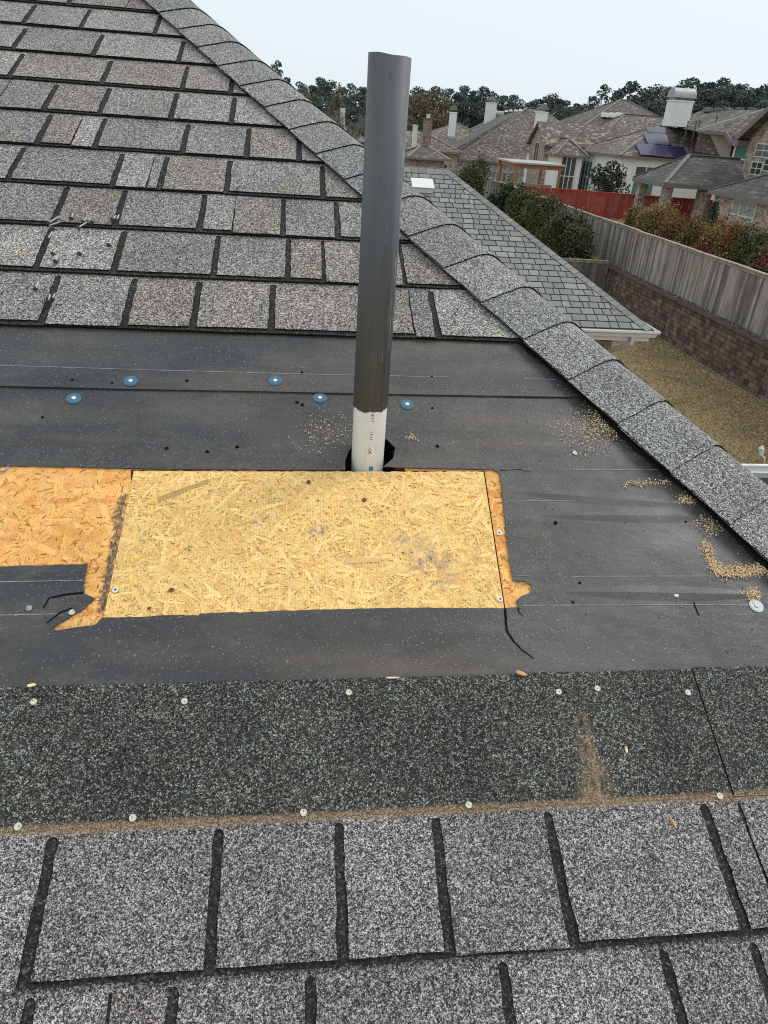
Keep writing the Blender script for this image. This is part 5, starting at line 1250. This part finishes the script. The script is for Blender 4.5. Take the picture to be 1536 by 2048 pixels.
protos = [pine_mesh(11, R_=3.4), pine_mesh(12, R_=2.9, n_cl=20, low=.4), pine_mesh(13, R_=3.8, n_cl=34), pine_mesh(14, R_=2.6, n_cl=13, low=.55, per=90), pine_mesh(15, R_=3.3, n_cl=24, low=.35)]
random.seed(99)
used = set()
def place_tree(proto_i, x, ytop, d, label, group, wide=1.0, H=16.0, zb=FARG):
    pr = protos[proto_i]
    e = pr if proto_i not in used else copy_tree(pr); used.add(proto_i)
    p = P(x, ytop, d=d); s = (p.z-zb)/H; e.location = (p.x, p.y, zb); e.scale = (s*wide*random.uniform(.9, 1.1), s*wide*random.uniform(.9, 1.1), s); e.rotation_euler = (0, 0, random.uniform(0, 6.28))
    tag(e, label, 'pine tree', group); return e
skyline = [(600,163),(625,170),(640,153),(662,160),(683,172),(703,166),(728,172),(760,175),(800,178),(838,173),(872,172),(897,176),(914,184),(932,170),(949,181),(966,171),(985,182),(1007,190),(1026,189),(1063,205),(1084,198),(1105,187),(1120,196),(1137,200),(1152,206),(1170,207),
           (1291,176),(1313,169),(1341,172),(1362,170),(1386,155),(1408,168),(1426,163),(1451,154),(1468,166),(1484,165),(1502,175),(1527,172),(1552,166),(1575,170)]
LBL = 'dense dark pine in the far row against the pale sky'; GRP = 'far row of dark pines on the skyline'
for x, y in skyline: place_tree(random.choice([0, 2, 4, 0, 1]), x+random.uniform(-3, 3), y, random.uniform(165, 190), LBL, GRP, 1.15)
L2 = 'lower dark pine in front of the skyline row, above the rooftops'; G2 = 'nearer row of dark pines above the rooftops'
for x in list(range(585, 1600, 23)):
    yt = np.interp(x, [p[0] for p in skyline], [p[1] for p in skyline])+random.uniform(12, 30)
    place_tree(random.choice([0, 2, 4]), x+random.uniform(-6, 6), yt, random.uniform(148, 162), L2, G2, 1.35)
place_tree(3, 1210, 167, 172, 'tall airy pine left of the pyramid roof, sky showing through', None, 1.0)
place_tree(1, 1238, 179, 176, 'narrow pine directly above the pyramid roof peak', None, .9)
place_tree(1, 1266, 160, 170, 'tallest pine just right of the pyramid roof peak', None, 1.1)
place_tree(3, 1190, 190, 178, 'small thin pine at the left foot of the airy pine', None, .8)
place_tree(3, 556, 119, 110, 'single pine top showing above the hip at upper left', None, .75)
def deciduous(name, label, x, ytop, d, R_, H, pal, leaf, per, cat='tree', ncl=22, thin=False):
    e = pine_mesh(int(x), H=H, R_=R_, n_cl=ncl, per=per, low=.22, broad=True, leaf=leaf, pal=pal); e.name = name
    p = P(x, ytop, d=d); s = (p.z-FARG)/H; e.location = (p.x, p.y, FARG); e.scale = (s, s, s); tag(e, label, cat); return e
RU = ((.135, .12, .07), (.115, .105, .06), (.155, .13, .075)); GB = ((.115, .10, .09), (.09, .08, .072), (.14, .125, .112))
deciduous('oak_tree', 'olive brown rounded oak just right of the pipe', 852, 182, 138, 6.2, 12.5, RU, .42, 260, ncl=44)
deciduous('oak_tree', 'small brownish tree at the left end of the tree line', 618, 182, 130, 2.6, 10, RU, .4, 90)
deciduous('oak_tree', 'tan leafed thin tree in the middle left of the grey trees', 680, 176, 135, 2.0, 12, RU, .35, 70)
def bare(x, ytop, d, label, seed):
    random.seed(seed); p = P(x, ytop, d=d); H = p.z-FARG; e = tag(empty('bare_tree', (p.x, p.y, FARG)), label, 'bare tree', 'leafless grey trees left of the pipe')
    q = MB(); tips = []
    def br(p0, dr, ln, r, lv):
        p1 = p0+dr*ln; q.tube(p0, p1, r, r*.6, 5 if lv < 2 else 3, cap=False)
        if lv == 4: return
        for k in range(4 if lv else 6):
            nd = (dr+Vector((random.gauss(0, .45), random.gauss(0, .45), random.uniform(-.1, .3)))).normalized(); br(p0+dr*ln*random.uniform(.5, 1), nd, ln*random.uniform(.5, .72), r*.55, lv+1)
    br(Vector((0, 0, 0)), Vector((0, 0, 1)), H*.42, .16, 0); q.build('branches', M['greybark'], e)
for i, (x, y, d) in enumerate(((608, 192, 120), (634, 196, 118), (655, 200, 117), (676, 204, 118), (697, 198, 119), (716, 206, 116), (742, 210, 118))):
    bare(x, y, d, ['bare grey tree nearest the hip edge', 'bare grey tree second from the hip edge', 'bare grey tree above the small white chimney', 'bare brownish tree just right of the small white chimney', 'bare grey tree above the dark slate roof', 'bare grey tree beside the left edge of the pipe', 'bare grey tree half hidden by the pipe'][i], 40+i)
